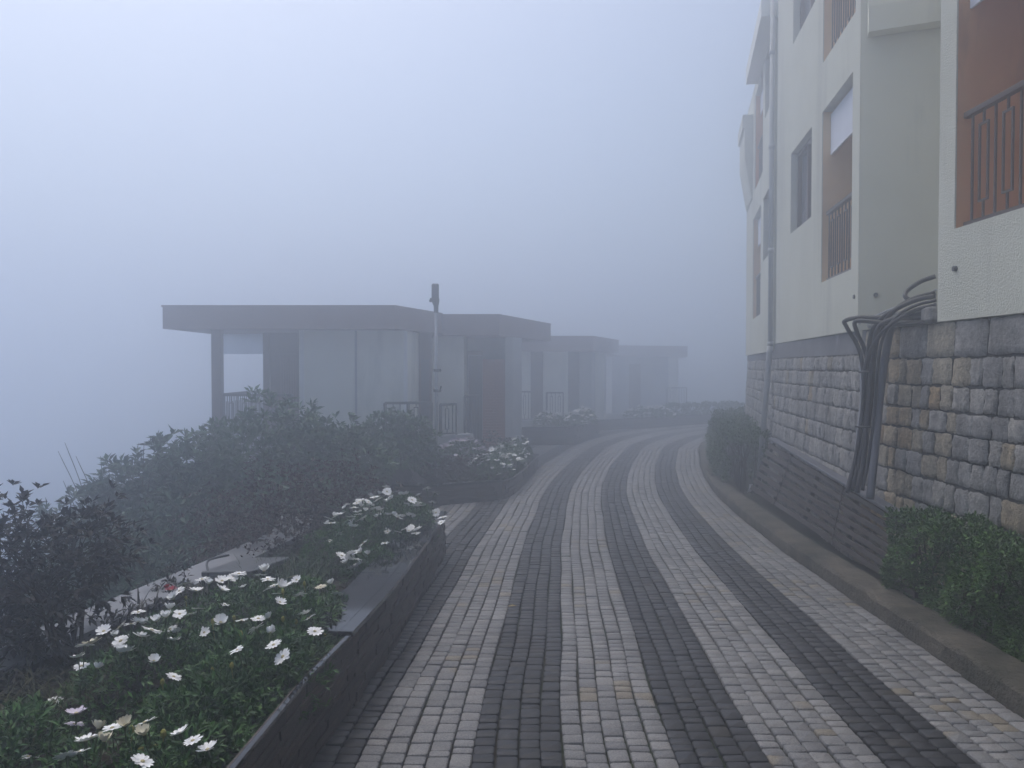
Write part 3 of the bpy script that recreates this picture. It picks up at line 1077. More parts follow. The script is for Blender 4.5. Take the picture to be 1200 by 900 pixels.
def planter(name, line, label, height, poly, soil_h, cop_w=.26, cop=None, step=.3, cop_t=.028, cop_from=-99):
    c = line[len(line) // 2]
    t = thing(name, (c[0], c[1], ground_z(c[1])), label, 'planter', 'stone planters along the left of the road')
    ln = dense(line, step)
    # wall in thin uneven courses
    mb = MB()
    wall_strip(mb, ln, .016, .034, -.12, height)
    acc0 = [0.0]
    for a, b in zip(line[:-1], line[1:]):
        acc0.append(acc0[-1] + math.hypot(b[0] - a[0], b[1] - a[1]))
    fx, fy = [p[0] for p in line], [p[1] for p in line]
    def lp(s, off, z):
        x, y = float(np.interp(s, acc0, fx)), float(np.interp(s, acc0, fy))
        s1, s2 = max(s - .02, 0), min(s + .02, acc0[-1])
        dx = float(np.interp(s2, acc0, fx) - np.interp(s1, acc0, fx)); dy = float(np.interp(s2, acc0, fy) - np.interp(s1, acc0, fy))
        dl = math.hypot(dx, dy)
        return (x - dy / dl * off, y + dx / dl * off, ground_z(y) + z)
    z = -.06
    big = 1.0 if acc0[-1] > 9 else 1.8
    while z < height - .012:
        hh = min(random.uniform(.028, .05) * big, height - z)
        q = random.uniform(-.2, 0)
        while q < acc0[-1]:
            w_ = random.uniform(.10, .34) * big
            q0, q1 = max(q, 0), min(q + w_, acc0[-1])
            q += w_
            if q1 - q0 < .03 or hh < .008:
                continue
            pr = random.uniform(-.004, .009)
            e0, e1 = q0 + .0015, q1 - .0015
            za, zb_ = z + .0015, z + hh - .0015
            F_ = [lp(e0, -pr, za), lp(e1, -pr, za), lp(e1, -pr + random.uniform(-.003, .003), zb_), lp(e0, -pr + random.uniform(-.003, .003), zb_)]
            B_ = [lp(e0, .018, za), lp(e1, .018, za), lp(e1, .018, zb_), lp(e0, .018, zb_)]
            mb.add(F_ + B_, [(0, 1, 2, 3), (0, 4, 5, 1), (3, 2, 6, 7), (0, 3, 7, 4), (1, 5, 6, 2)])
        z += hh
    mb.build('planter_wall', M['cladding'], t)
    mb = MB()
    # coping in separate slabs
    acc = [0.0]
    for a, b in zip(ln[:-1], ln[1:]):
        acc.append(acc[-1] + math.hypot(b[0] - a[0], b[1] - a[1]))
    i0 = 0
    while ln[i0][1] < cop_from:
        i0 += 1
    if i0:
        wall_strip(mb, ln[:i0 + 1], -.008, .012, height + .002, height + cop_t * .6)
    while i0 < len(ln) - 1:
        i1 = min(i0 + 2, len(ln) - 1)
        seg = ln[i0:i1 + 1]
        s2 = [tuple(Vector(seg[0]).lerp(Vector(seg[1]), .012))] + seg[1:-1] + [tuple(Vector(seg[-1]).lerp(Vector(seg[-2]), .012))]
        if len(s2) >= 2:
            wall_strip(mb, s2, -.012, .055, height + .002, height + cop_t)
            wall_strip(mb, s2, .057, cop_w, height + .002, height + cop_t)
        i0 = i1
    mb.build('coping', cop or M['coping'], t)
    # soil
    xs = [p[0] for p in poly]; ys = [p[1] for p in poly]
    def inside(x, y):
        r = False
        j = len(poly) - 1
        for i in range(len(poly)):
            if (poly[i][1] > y) != (poly[j][1] > y) and x < (poly[j][0] - poly[i][0]) * (y - poly[i][1]) / (poly[j][1] - poly[i][1]) + poly[i][0]:
                r = not r
            j = i
        return r
    mb = MB()
    mb.prism(poly, lambda x, y: ground_z(y) - .12, lambda x, y: ground_z(y) + soil_h)
    mb.build('soil', M['soil'], t)
    return t


P1L = [(-.99, -3.0), (-.95, 1.0), (-.90, 2.6), (-.87, 3.33), (-.81, 3.9), (-.74, 4.8), (-.69, 6.2), (-.64, 7.62), (-.72, 7.74), (-2.0, 7.92)]
pl1 = planter('planter', P1L, 'long dark stone planter with wet black coping at lower left', .37,
              [(-1.1, -2.9), (-1.0, 2.6), (-.92, 3.9), (-.82, 5.5), (-.75, 7.6), (-2.05, 7.82), (-1.9, 6.9), (-2.05, 5.7), (-2.3, 4.1), (-2.66, 2), (-3.03, -2.9)], .24, .27, cop_from=3.45)

# left parapet of the terrace with a pale coping
pp = thing('parapet', (-2.4, 4.0, ground_z(4)), 'low parapet wall with pale wet stone coping at the terrace edge', 'wall')
PPL = [(-2.95, -2.5), (-2.58, 2), (-2.22, 4.1), (-1.97, 5.7), (-1.83, 6.9), (-2.0, 7.8)]
mb = MB()
wall_strip(mb, dense(PPL, .4), .02, .20, -1.2, .30)
mb.build('wall', M['cladding'], pp)
mb = MB()
wall_strip(mb, dense(PPL, .4), -.015, .29, .302, .345)
mb.build('coping', M['coping_pale'], pp)
hs = thing('stone_slab', (-1.84, 5.42, .2), 'dark square stone slab lying tilted beside the pale parapet coping', 'slab')
mb = MB()
mb.box((-1.84, 5.42, .215), (.38, .50, .035), (R(-3), R(-4), R(-12)), bev=.006)
mb.build('slab', plain('slab_granite', (.06, .063, .07), (.09, .094, .10), 20, .35, 60, .15, .002, .4), hs)
mb = MB()
mb.tube(smooth_path([(-2.02, 5.2, .22), (-2.10, 5.4, .26), (-2.05, 5.65, .24)]), .008, 8)
mb.build('hose', M['cable'], hs, smooth=True)

P2L = [(-2.9, 10.35), (-1.0, 10.55), (-.13, 11.05), (.02, 11.5), (.22, 12.7), (.50, 14.75), (.2, 15.0), (-.4, 15.1)]
pl2 = planter('planter', P2L, 'stone planter around the white lamp pole in front of the first cottage', .25,
              [(-2.9, 10.47), (-1.03, 10.67), (-.2, 11.13), (.1, 12.7), (.38, 14.7), (.15, 14.88), (-.45, 15.0), (-1.4, 14.0), (-3, 13)], .22, .14)
P3L = [(-.1, 19.35), (1.35, 19.5), (1.62, 19.85), (2.45, 22.0), (2.2, 22.4)]
pl3 = planter('planter', P3L, 'dark stone planter with white flowers before the third cottage in the fog', .42,
              [(-.1, 19.47), (1.3, 19.62), (1.5, 19.9), (2.33, 22.0), (2.1, 22.3), (.4, 21)], .36, .14)
P4L = [(2.6, 24.0), (3.9, 24.9), (5.6, 26.2), (8.4, 27.9), (8.0, 28.4)]
pl4 = planter('planter', P4L, 'farthest low planter with a clipped hedge, fading in fog at the bend', .3,
              [(2.6, 24.12), (3.85, 25.0), (5.5, 26.3), (8.2, 28.0), (7.4, 28.9), (4.4, 26.6), (3.2, 25.4), (2.6, 24.9)], .26, .14)

# ------------------------------------------------------------------ cottages
CG = 'flat roofed cottages stepping along the left of the road'


def cottage_roof(t, poly, z0, z1):
    mb = MB()
    mb.prism(poly, z0, z1 - .035)
    c = Vector((sum(p[0] for p in poly) / len(poly), sum(p[1] for p in poly) / len(poly)))
    big = [tuple(c + (Vector(p) - c) * 1.006) for p in poly]
    mb.prism(big, z1 - .033, z1)
    return mb.build('roof', M['roof'], t)


def box_part(t, name, mat, x0, x1, y0, y1, z0, z1, parent=None, bev=0.0):
    mb = MB()
    mb.box(((x0 + x1) / 2, (y0 + y1) / 2, (z0 + z1) / 2), (x1 - x0, y1 - y0, z1 - z0), bev=bev)
    return mb.build(name, mat, parent or t)


def rail_part(t, pts, h, mat=None, name='railing', pitch=.24):
    mb = MB()
    for a, b in zip(pts[:-1], pts[1:]):
        rail_bars(mb, a, b, h, pitch, .07, .016, .03)
        for p in (a, b):
            p = Vector(p)
            mb.bar(p, p + Vector((0, 0, h)), .035, .035, up=(1, 0, 0))
    return mb.build(name, mat or M['black_metal'], t)


ca = thing('cottage', (-3, 15, 0), 'nearest flat roofed cottage with white panelled wall and open veranda on its left', 'cottage', CG)
cottage_roof(ca, [(-6.22, 14.0), (-2.09, 14.0), (-1.44, 16.0), (-1.43, 19), (-6.22, 19.2)], 2.28, 2.70)
mb = MB()
mb.prism([(-3.96, 14.6), (-1.94, 14.6), (-1.86, 15.58), (-1.86, 18.8), (-3.96, 18.8)], -1.6, 2.279)
wa = mb.build('wall', M['white_wall'], ca)
for x in (-2.9,):
    box_part(ca, 'groove', M['grey_wall'], x - .02, x + .02, 14.585, 14.599, -1.2, 2.27, wa)
for x in (-3.90, -1.975):
    box_part(ca, 'corner_trim', plain('white_trim', (.70, .71, .70), (.78, .79, .78), 6, .7, 40, .1, .002, .2), x - .035, x + .035, 14.57, 14.598, -1.2, 2.27, wa)
box_part(ca, 'post', M['brown_paint'], -5.44, -5.27, 14.2, 14.36, -1.6, 2.279, bev=.008)
dr = box_part(ca, 'door', M['brown_paint'], -4.86, -4.12, 15.8, 15.9, .05, 1.86)
mb = MB()
for i in range(7):
    mb.box((-4.66 + i * .05, 15.785, .95), (.03, .02, 1.7))
mb.build('slats', plain('door_slats', (.12, .06, .055), (.15, .08, .07), 10, .6, 60, .2, .002, .3), dr)
box_part(ca, 'lintel', M['brown_paint'], -4.86, -4.12, 15.76, 15.9, 1.862, 2.279)
box_part(ca, 'post', M['brown_paint'], -4.99, -4.862, 15.74, 15.9, -.3, 2.279)
m_pane, nt_, b_ = new_mat('frosted_pane')
b_.inputs['Base Color'].default_value = (.62, .68, .76, 1)
b_.inputs['Roughness'].default_value = .35
b_.inputs['Transmission Weight'].default_value = .75
b_.inputs['IOR'].default_value = 1.1
nt_.links.new(ramp(nt_, noise(nt_, 3), [(.3, (.55, .62, .70)), (.7, (.65, .71, .78))]), b_.inputs['Base Color'])
box_part(ca, 'glass_panel', m_pane, -5.26, -4.995, 15.80, 15.815, 1.86, 2.27)
box_part(ca, 'glass_panel', m_pane, -5.80, -5.262, 15.80, 15.815, 1.86, 2.27)
box_part(ca, 'floor', M['grey_wall'], -5.6, -3.98, 14.15, 18.8, -.22, .04)
rail_part(ca, [(-5.26, 14.28, .04), (-4.0, 14.28, .04)], 1.05)
rail_part(ca, [(-5.36, 14.38, .04), (-5.36, 18.0, .04)], 1.05)
dr = box_part(ca, 'door', M['brown_paint'], -1.85, -1.60, 15.59, 15.66, -.1, 2.27)
box_part(ca, 'door_panel', M['dark_glass'], -1.80, -1.64, 15.574, 15.588, .1, 1.75, dr)
mb = MB()
mb.prism([(-2.3, 13.85), (-1.42, 14.0), (-.72, 14.55), (-.80, 14.68), (-1.46, 14.14), (-2.3, 13.97)], -1.2, .36)
mb.build('parapet', M['grey_wall'], ca)
rail_part(ca, [(-2.26, 13.91, .36), (-1.86, 13.97, .36), (-1.44, 14.06, .36)], .60)
rail_part(ca, [(-1.30, 14.17, .36), (-1.02, 14.38, .36)], .56)

cbb = thing('cottage', (-.6, 17, 0), 'second cottage with a red tiled entrance panel, just behind the lamp pole', 'cottage', CG)
cottage_roof(cbb, [(-1.42, 16.02), (-.26, 16.0), (.96, 19.5), (-.6, 21.0), (-1.42, 21.0)], 2.24, 2.675)
mb = MB()
mb.prism([(-1.64, 16.3), (-1.0, 16.3), (-.98, 18.0), (-1.64, 18.0)], -.6, 2.239)
mb.build('wall', M['white_wall'], cbb)
rail_part(cbb, [(-.98, 16.2, .0), (-.70, 16.35, .0)], 1.0)
dr = box_part(cbb, 'door', M['dark_glass'], -.93, -.645, 17.0, 17.06, -.3, 1.85)
box_part(cbb, 'door_frame', M['brown_paint'], -.95, -.64, 16.97, 16.998, 1.86, 1.95, dr)
mb = MB()
mb.prism([(-.978, 17.07), (.2, 17.41), (.21, 18.5), (.2, 20.2), (-.978, 20.2)], -.6, 2.239)
mb.build('wall', M['grey_wall'], cbb)
mb = MB()
k = 0
zz = -.33
while zz < 1.72:
    off = .06 if k % 2 else 0
    x = -.63 - off
    while x < -.15:
        a, b = max(x, -.63), min(x + .12, -.146)
        if b - a > .02:
            mb.box(((a + b) / 2, 16.75, zz + .03), (b - a - .006, .05, .054))
        x += .12
    zz += .06
    k += 1
mb.box((-.388, 16.79, .7), (.48, .028, 2.06))
tp = mb.build('tiled_panel', M['red_tile'], cbb)
mb = MB()
mb.prism([(-.142, 16.72), (.02, 16.9), (.215, 17.40), (.1, 17.40), (-.142, 16.98)], -.6, 2.239)
mb.build('pillar', M['grey_wall'], cbb)

cc = thing('cottage', (1.4, 25, 0), 'third cottage, half lost in the fog, with pale pillars and a balcony rail', 'cottage', CG)
cottage_roof(cc, [(.12, 23.5), (2.42, 23.5), (3.68, 27.1), (2.76, 29), (.12, 29)], 2.08, 2.53)
mb = MB()
mb.prism([(.06, 23.6), (1.96, 23.6), (2.24, 24.6), (2.88, 27.3), (2.65, 28.8), (.06, 28.8)], -.9, -.01)
mb.build('floor', M['grey_wall'], cc)
box_part(cc, 'pillar', M['white_wall'], .31, .575, 24.1, 24.5, -.01, 2.078)
box_part(cc, 'door', M['brown_paint'], .58, .965, 24.5, 24.6, -.01, 2.078)
box_part(cc, 'wall', M['white_wall'], .97, 1.725, 24.15, 28.5, -.01, 2.078)
box_part(cc, 'door', M['dark_glass'], 1.73, 2.13, 24.85, 24.95, -.01, 2.078)
mb = MB()
mb.prism([(2.135, 24.7), (2.53, 24.95), (3.28, 27.3), (2.65, 28.5), (2.135, 28.5)], -.01, 2.078)
mb.build('wall', M['grey_wall'], cc)
box_part(cc, 'pillar', M['white_wall'], 2.70, 3.0, 25.5, 25.8, -.4, 2.078)
box_part(cc, 'wall', M['grey_wall'], .06, .965, 24.605, 28.5, -.01, 2.078)
rail_part(cc, [(.23, 23.75, -.01), (.6, 23.75, -.01)], .86)
rail_part(cc, [(1.04, 23.75, -.01), (1.55, 23.75, -.01)], .83)

cd = thing('cottage', (6.2, 37, 0), 'farthest cottage, a faint flat roofed shape at the bend of the road', 'cottage', CG)
cottage_roof(cd, [(4.3, 34.4), (8.0, 35.8), (8.6, 39.2), (4.3, 40.5)], 2.07, 2.55)
mb = MB()
mb.prism([(4.45, 35.0), (7.15, 35.9), (7.7, 39.2), (4.45, 40.2)], -1.8, 2.069)
mb.build('wall', M['grey_wall'], cd)
mb = MB()
mb.prism([(7.157, 36.0), (7.67, 36.2), (8.1, 38.9), (7.707, 39.0)], -1.8, 2.069)
mb.build('wall', M['white_wall'], cd)
mb = MB()
mb.prism([(5.27, 35.22), (5.8, 35.40), (5.79, 35.44), (5.26, 35.26)], -.4, 1.74)
mb.build('door', M['brown_paint'], cd)
rail_part(cd, [(7.0, 35.5, -.15), (7.97, 35.8, -.15)], .8)

# ------------------------------------------------------------------ lamp pole
lx, ly = -1.12, 11.6
lm = thing('lamp_pole', (lx, ly, -.1), 'slim pale pole with a dark floodlight head standing in the second planter', 'lamp post')
mb = MB()
mb.tube([(lx, ly, -.12), (lx, ly, 1.2), (lx, ly, 2.52)], [.027, .024, .021], 12)
mb.build('pole', M['white_metal'], lm, smooth=True)
mb = MB()
mb.tube([(lx, ly, 2.40), (lx, ly, 2.50), (lx - .005, ly, 2.55), (lx - .01, ly, 2.60)], [.034, .036, .052, .062], 12)
mb.box((lx - .075, ly, 2.585), (.04, .06, .06), (0, R(20), 0), bev=.008)
mb.build('bracket', M['black_metal'], lm, smooth=False)
mb = MB()
mb.box((lx - .012, ly, 2.70), (.105, .12, .25), (R(4), 0, R(8)), bev=.015)
hd = mb.build('lamp_head', M['black_metal'], lm)
mb = MB()
mb.box((lx - .012, ly - .068, 2.69), (.085, .006, .13), (R(4), 0, R(8)), bev=.002)
mb.build('lens', M['dark_glass'], hd)
for z, s in ((1.55, 1), (1.25, 1)):
    mb = MB()
    mb.tube([(lx, ly, z - .02), (lx, ly, z + .02)], .042, 12)
    mb.box((lx + .05, ly, z), (.05, .03, .035), bev=.004)
    if z < 1.4:
        mb.tube([(lx + .06, ly, z), (lx + .075, ly, z + .07)], .01, 6)
    mb.build('clamp', M['black_metal'], lm)

# ------------------------------------------------------------------ plants
def shrub(name, base, label, cat, blobs, mat, L, W, per=7, inner=.5, stems=5, group=None, spread=.8, lump=.18, clip=None, stem_r=.02, twigs=0):
    t = thing(name, base, label, cat, group)
    C, A = blob_points(blobs, inner, lump)
    if clip is not None:
        k = clip(C)
        C, A = C[k], A[k]
    V, T = rosettes(C, A, per, L, W, spread)
    mesh_np('foliage', V, T, mat, t)
    mb = MB()
    b = Vector(base)
    for i in range(stems):
        bl = blobs[i % len(blobs)]
        e = Vector((bl[0] + random.uniform(-.5, .5) * bl[3], bl[1] + random.uniform(-.5, .5) * bl[4], bl[2] + random.uniform(.1, .6) * bl[5]))
        s = b + Vector((random.uniform(-.06, .06), random.uniform(-.06, .06), -.05))
        mid = s.lerp(e, .5) + Vector((random.uniform(-.08, .08), random.uniform(-.08, .08), random.uniform(-.03, .1)))
        mb.tube(smooth_path([s, mid, e], 5), [stem_r * (1 - .8 * q / 10) for q in range(11)], 6)
        for _ in range(twigs):
            q = mid.lerp(e, random.random())
            d = Vector((random.uniform(-1, 1), random.uniform(-1, 1), random.uniform(.1, 1))).normalized() * random.uniform(.1, .28)
            mb.tube([q, q + d * .5 + Vector((0, 0, .01)), q + d], [stem_r * .3, stem_r * .22, stem_r * .1], 5)
    mb.build('stem', M['bark'], t, smooth=True)
    return t


# dark bush in front of the fog at far left
shrub('dark_shrub', (-2.16, 3.85, .12), 'dark bronze leaved bush with thin bare stems at the left edge', 'shrub',
      [(-2.58, 3.95, .66, .32, .34, .33, 330), (-2.25, 4.15, .62, .26, .32, .32, 260), (-2.72, 3.7, .46, .3, .3, .33, 260), (-2.28, 3.8, .46, .22, .24, .24, 130), (-2.45, 3.7, .36, .3, .25, .22, 160)],
      M['leaf_dark'], .056, .021, 6, .15, 12, lump=.14, stem_r=.013, twigs=9)
SG = 'broad leaved shrubs on the valley slope'
shrub('broad_leaved_shrub', (-3.0, 9.6, -.9), 'largest round green shrub on the slope below the cottage veranda', 'shrub',
      [(-3.0, 9.6, .45, .75, .8, .68, 560), (-2.5, 9.9, .35, .65, .6, .55, 380), (-3.75, 9.4, .25, .6, .6, .52, 360), (-3.2, 9.0, -.1, 1.0, .7, .6, 480), (-2.1, 10.1, .3, .5, .5, .5, 260)],
      M['leaf_rhodo'], .13, .042, 8, .55, 7, SG, lump=.22, stem_r=.04)
shrub('broad_leaved_shrub', (-3.9, 8.3, -1.3), 'grey green shrub on the slope, left of the largest one', 'shrub',
      [(-3.9, 8.6, .05, .65, .6, .62, 420), (-4.35, 8.3, -.2, .6, .6, .55, 300), (-3.5, 8.0, -.35, .6, .55, .6, 340), (-3.0, 7.9, -.45, .6, .5, .6, 300), (-4.0, 7.6, -.7, .8, .6, .6, 360)],
      M['leaf_teal'], .12, .04, 8, .55, 6, SG, lump=.25, stem_r=.035)
shrub('broad_leaved_shrub', (-3.0, 6.6, -1.3), 'low blue green shrub showing just behind the pale parapet coping', 'shrub',
      [(-3.0, 6.8, -.45, .6, .5, .55, 380), (-3.6, 6.6, -.5, .6, .5, .55, 340), (-2.75, 6.2, -.6, .4, .4, .5, 220), (-3.3, 5.9, -.7, .6, .5, .5, 260)],
      M['leaf_teal'], .095, .032, 8, .55, 5, SG, lump=.25, stem_r=.03)
shrub('broad_leaved_shrub', (-1.66, 11.2, -.1), 'small open green shrub with a visible thin trunk, left of the lamp pole', 'shrub',
      [(-1.75, 11.2, .68, .36, .36, .34, 150), (-1.45, 11.3, .62, .34, .34, .34, 140), (-1.6, 11.0, .4, .4, .36, .28, 120), (-2.0, 11.1, .45, .34, .34, .3, 110), (-1.35, 11.4, .35, .3, .3, .3, 90)],
      M['leaf_rhodo'], .11, .036, 8, .35, 7, lump=.25, stem_r=.025)
shrub('maroon_shrub', (-1.9, 7.0, -.05), 'dense dark maroon shrub beside the daisies, below the green shrubs', 'shrub',
      [(-2.2, 7.0, .22, .58, .5, .46, 620), (-1.7, 7.4, .28, .55, .5, .46, 560), (-2.0, 6.5, .12, .48, .42, .4, 420), (-1.5, 8.0, .12, .5, .5, .42, 380), (-2.55, 6.8, .0, .4, .4, .4, 260), (-2.0, 6.15, .1, .34, .3, .3, 220)],
      M['leaf_maroon'], .045, .018, 7, .55, 6, lump=.2, stem_r=.02)
shrub('maroon_shrub', (-1.1, 11.7, -.05), 'low reddish shrub at the foot of the white lamp pole', 'shrub',
      [(-1.35, 11.3, .08, .32, .3, .2, 170), (-.95, 11.5, .10, .36, .34, .22, 200), (-.65, 11.9, .10, .3, .3, .2, 140)],
      M['leaf_maroon'], .05, .02, 7, .4, 4, lump=.2)
shrub('maroon_shrub', (-.2, 14.8, -.1), 'small dark shrub under the red tiled panel of the second cottage', 'shrub',
      [(-.3, 14.6, .1, .35, .3, .25, 130), (.0, 14.7, .05, .3, .3, .2, 110)], M['leaf_maroon'], .06, .024, 6, .4, 3)
# bare twigs against the fog
tw = thing('bare_twigs', (-4.4, 8.7, -.8), 'thin leafless twigs poking up into the fog left of the green shrubs', 'branches')
mb = MB()
for k in range(9):
    b = Vector((-4.4 + random.uniform(-.35, .25), 8.6 + random.uniform(-.2, .2), -.5))
    e = b + Vector((random.uniform(-.55, .35), random.uniform(-.2, .2), random.uniform(.85, 1.3)))
    mb.tube(smooth_path([b, b.lerp(e, .5) + Vector((.05, 0, .06)), e], 4), [.006] * 5 + [.004] * 3 + [.002], 5)
mb.build('stem', M['bark'], tw)
# further valley shrubs seen at the left bottom, through the fog
shrub('broad_leaved_shrub', (-4.2, 5.2, -1.9), 'shrub low on the slope behind the dark bronze bush', 'shrub',
      [(-4.0, 5.6, -.75, .7, .6, .55, 300), (-4.6, 4.8, -.8, .7, .6, .5, 260), (-3.6, 4.6, -.9, .6, .5, .5, 200)],
      M['leaf_teal'], .10, .034, 8, .5, 4, SG)

# rocks beside the lamp pole
mb = MB()
rk = thing('rock', (-1.75, 10.95, .0), 'grey boulder with a sloping face left of the lamp pole', 'rock')
import bmesh
def rock_mesh(c, s, seed, mb):
    rr = random.Random(seed)
    bm = bmesh.new()
    bmesh.ops.create_icosphere(bm, subdivisions=3, radius=1)
    off = [Vector((rr.uniform(-1, 1), rr.uniform(-1, 1), rr.uniform(-1, 1))).normalized() for _ in range(9)]
    for v in bm.verts:
        n = v.co.normalized()
        k = 1.0
        for o in off:
            dd = n.dot(o)
            if dd > .55:
                k = min(k, .62 / dd)
        v.co = n * k
    mb.add([(c[0] + v.co.x * s[0], c[1] + v.co.y * s[1], c[2] + v.co.z * s[2]) for v in bm.verts], [[v.index for v in f.verts] for f in bm.faces])
    bm.free()
rock_mesh((-1.55, 10.95, .02), (.42, .25, .2), 3, mb)
rock_mesh((-1.95, 10.9, -.02), (.3, .22, .16), 5, mb)
mb.build('stone', M['rock'], rk)


# daisies
def mound(cx, cy, rx, ry, H, soil, ph=0.0):
    def h(x, y):
        q = 1 - ((x - cx) / rx) ** 2 - ((y - cy) / ry) ** 2
        if q <= 0:
            return None
        l = .035 * math.sin(x * 9 + ph) * math.sin(y * 8 + ph * 1.7) + .02 * math.sin(x * 21 + y * 13 + ph)
        return soil + H * q ** .45 + l * min(1, q * 3)
    return h


def petals_mesh(name, n, cup, mats, droop=0.0, seed=0, Rr=.04):
    rr = random.Random(seed)
    mb = MB()
    for i in range(n):
        a = 2 * math.pi * i / n + rr.uniform(-.09, .09)
        ln = Rr * rr.uniform(.86, 1.08)
        w = Rr * .40 * rr.uniform(.85, 1.1)
        c = cup + rr.uniform(-.12, .12)
        ca_, sa = math.cos(a), math.sin(a)
        def pt(r, s, z): return (ca_ * r - sa * s, sa * r + ca_ * s, z)
        rows = []
        for t, ww in ((.12, .35), (.5, .95), (.82, .9), (1.0, .35)):
            r = ln * t * math.cos(c * (.6 + .4 * t)); z = ln * t * math.sin(c * (.6 + .4 * t)) - droop * ln * t * t
            rows.append((pt(r, -w * ww / 2, z), pt(r, 0, z - w * .12), pt(r, w * ww / 2, z)))
        vs = [p for row in rows for p in row]
        fs = []
        for k in range(3):
            fs += [(3 * k, 3 * k + 1, 3 * k + 4, 3 * k + 3), (3 * k + 1, 3 * k + 2, 3 * k + 5, 3 * k + 4)]
        mb.add(vs, fs, 0)
    mb.tube([(0, 0, -.09), (.004, 0, -.04), (0, 0, -.006), (0, 0, .0)], [.0025, .0025, .007, .004], 6, 1)
    me = bpy.data.meshes.new(name)
    me.from_pydata(mb.v, [], mb.f)
    for m in mats: me.materials.append(m)
    me.polygons.foreach_set('material_index', mb.mi)
    me.update()
    return me


def disc_mesh():
    mb = MB()
    n = 10
    vs = []
    for r, z in ((.008, .0), (.007, .003), (.004, .005)):
        vs += [(r * math.cos(2 * math.pi * i / n), r * math.sin(2 * math.pi * i / n), z) for i in range(n)]
    fs = [(k * n + i, k * n + (i + 1) % n, (k + 1) * n + (i + 1) % n, (k + 1) * n + i) for k in range(2) for i in range(n)]
    fs.append(tuple(2 * n + i for i in range(n)))
    me = bpy.data.meshes.new('flower_disc')
    me.from_pydata(vs, [], fs)
    me.materials.append(M['disc'])
    return me


DISC = disc_mesh()
PET = {}
for key, mt in (('white', 'petal'), ('cream', 'petal_cream'), ('lilac', 'petal_lilac'), ('red', 'petal_red')):
    PET[key] = [petals_mesh('petals', 13, .12, [M[mt], M['stalk']], seed=1), petals_mesh('petals', 12, .38, [M[mt], M['stalk']], seed=2),
                petals_mesh('petals', 14, .22, [M[mt], M['stalk']], .18, seed=3), petals_mesh('petals', 11, .85, [M[mt], M['stalk']], seed=4)]


def add_flower(t, pos, size, kind='white', variant=None, tilt=None):
    v = random.choice((0, 0, 1, 1, 2, 2, 3)) if variant is None else variant
    f = bpy.data.objects.new('flower', PET[kind][v])
    COL.objects.link(f)
    f.parent = t
    f.location = Vector(pos) - Vector(t.location)
    tx = random.gauss(-.06, .30) if tilt is None else tilt[0]
    ty = random.gauss(-.12, .26) if tilt is None else tilt[1]
    f.rotation_mode = 'ZYX'                       # spin first, then lean: most heads face up and away to the valley
    f.rotation_euler = (tx, ty, random.uniform(0, 6.28))
    f.scale = (size,) * 3
    d = bpy.data.objects.new('flower_centre', DISC)
    COL.objects.link(d)
    d.parent = f
    return f


def daisy_bush(base, label, mounds, n_tips, L=.042, W=.012, group=None, mat=None):
    t = thing('daisy_bush', base, label, 'flowers', group or 'daisy bushes in the planters')
    C, A = [], []
    while len(C) < n_tips:
        m = random.choice(mounds)
        (cx, cy, rx, ry, H, soil, ph) = m
        h = mound(*m)
        x, y = cx + random.uniform(-1, 1) * rx, cy + random.uniform(-1, 1) * ry
        z = h(x, y)
        if z is None:
            continue
        dn = random.random() ** 1.8
        z2 = soil + (z - soil) * (1 - dn * .75)
        nx, ny = (x - cx) / rx ** 2, (y - cy) / ry ** 2
        # side skirts: push points near the rim down the side
        C.append((x, y, z2))
        A.append((nx * .35 + random.gauss(0, .3), ny * .35 + random.gauss(0, .3), .8 + random.gauss(0, .2)))
    V, T = rosettes(np.array(C), np.array(A), 7, L, W, .75, .1, .6)
    mesh_np('foliage', V, T, mat or M['leaf_daisy'], t)
    return t


def on_mound(mounds, px, py, ymin, ymax, lift=.025):
    hs_ = [mound(*m) for m in mounds]
    d = px_dir(px, py)
    Y = ymin
    while Y < ymax:
        x, z = d.x * Y, EYE + d.z * Y
        for h in hs_:
            s = h(x, Y)
            if s is not None and z <= s + lift:
                return Vector((x, Y, z))
        Y += .01
    return None


M1 = [(-1.38, 3.95, .54, .72, .31, .12, .4), (-1.16, 3.5, .34, .55, .27, .12, 1.9), (-1.62, 3.55, .38, .5, .22, .12, 3.1), (-1.3, 4.4, .42, .38, .24, .12, 5.0), (-1.16, 3.35, .27, .55, .24, .14, .9), (-1.2, 3.05, .26, .34, .2, .14, 4.1), (-1.12, 4.0, .24, .5, .24, .14, 2.9)]
db1 = daisy_bush((-1.42, 3.8, .12), 'big green daisy bush covered in white flowers at lower left', M1, 3600)
Z1 = [(150, 378), (125, 384), (95, 435), (110, 470), (205, 322), (250, 340), (275, 362), (275, 412), (300, 408), (350, 240), (270, 305), (320, 290), (350, 280), (405, 318), (360, 345),
      (425, 278), (465, 262), (480, 228), (522, 248), (565, 250), (600, 225), (497, 183), (522, 148), (540, 120), (617, 98), (645, 118), (590, 148), (700, 105),
      (730, 100), (770, 75), (745, 90), (700, 145), (693, 285), (497, 360), (780, 275), (760, 403), (837, 312), (900, 328), (895, 265), (912, 380), (950, 430), (940, 197),
      (940, 130), (895, 140), (875, 65), (860, 82), (890, 100), (995, 85), (1010, 100), (1025, 165), (1110, 130), (1155, 115), (1180, 158), (1085, 320),
      (412, 450), (495, 517), (175, 480)]
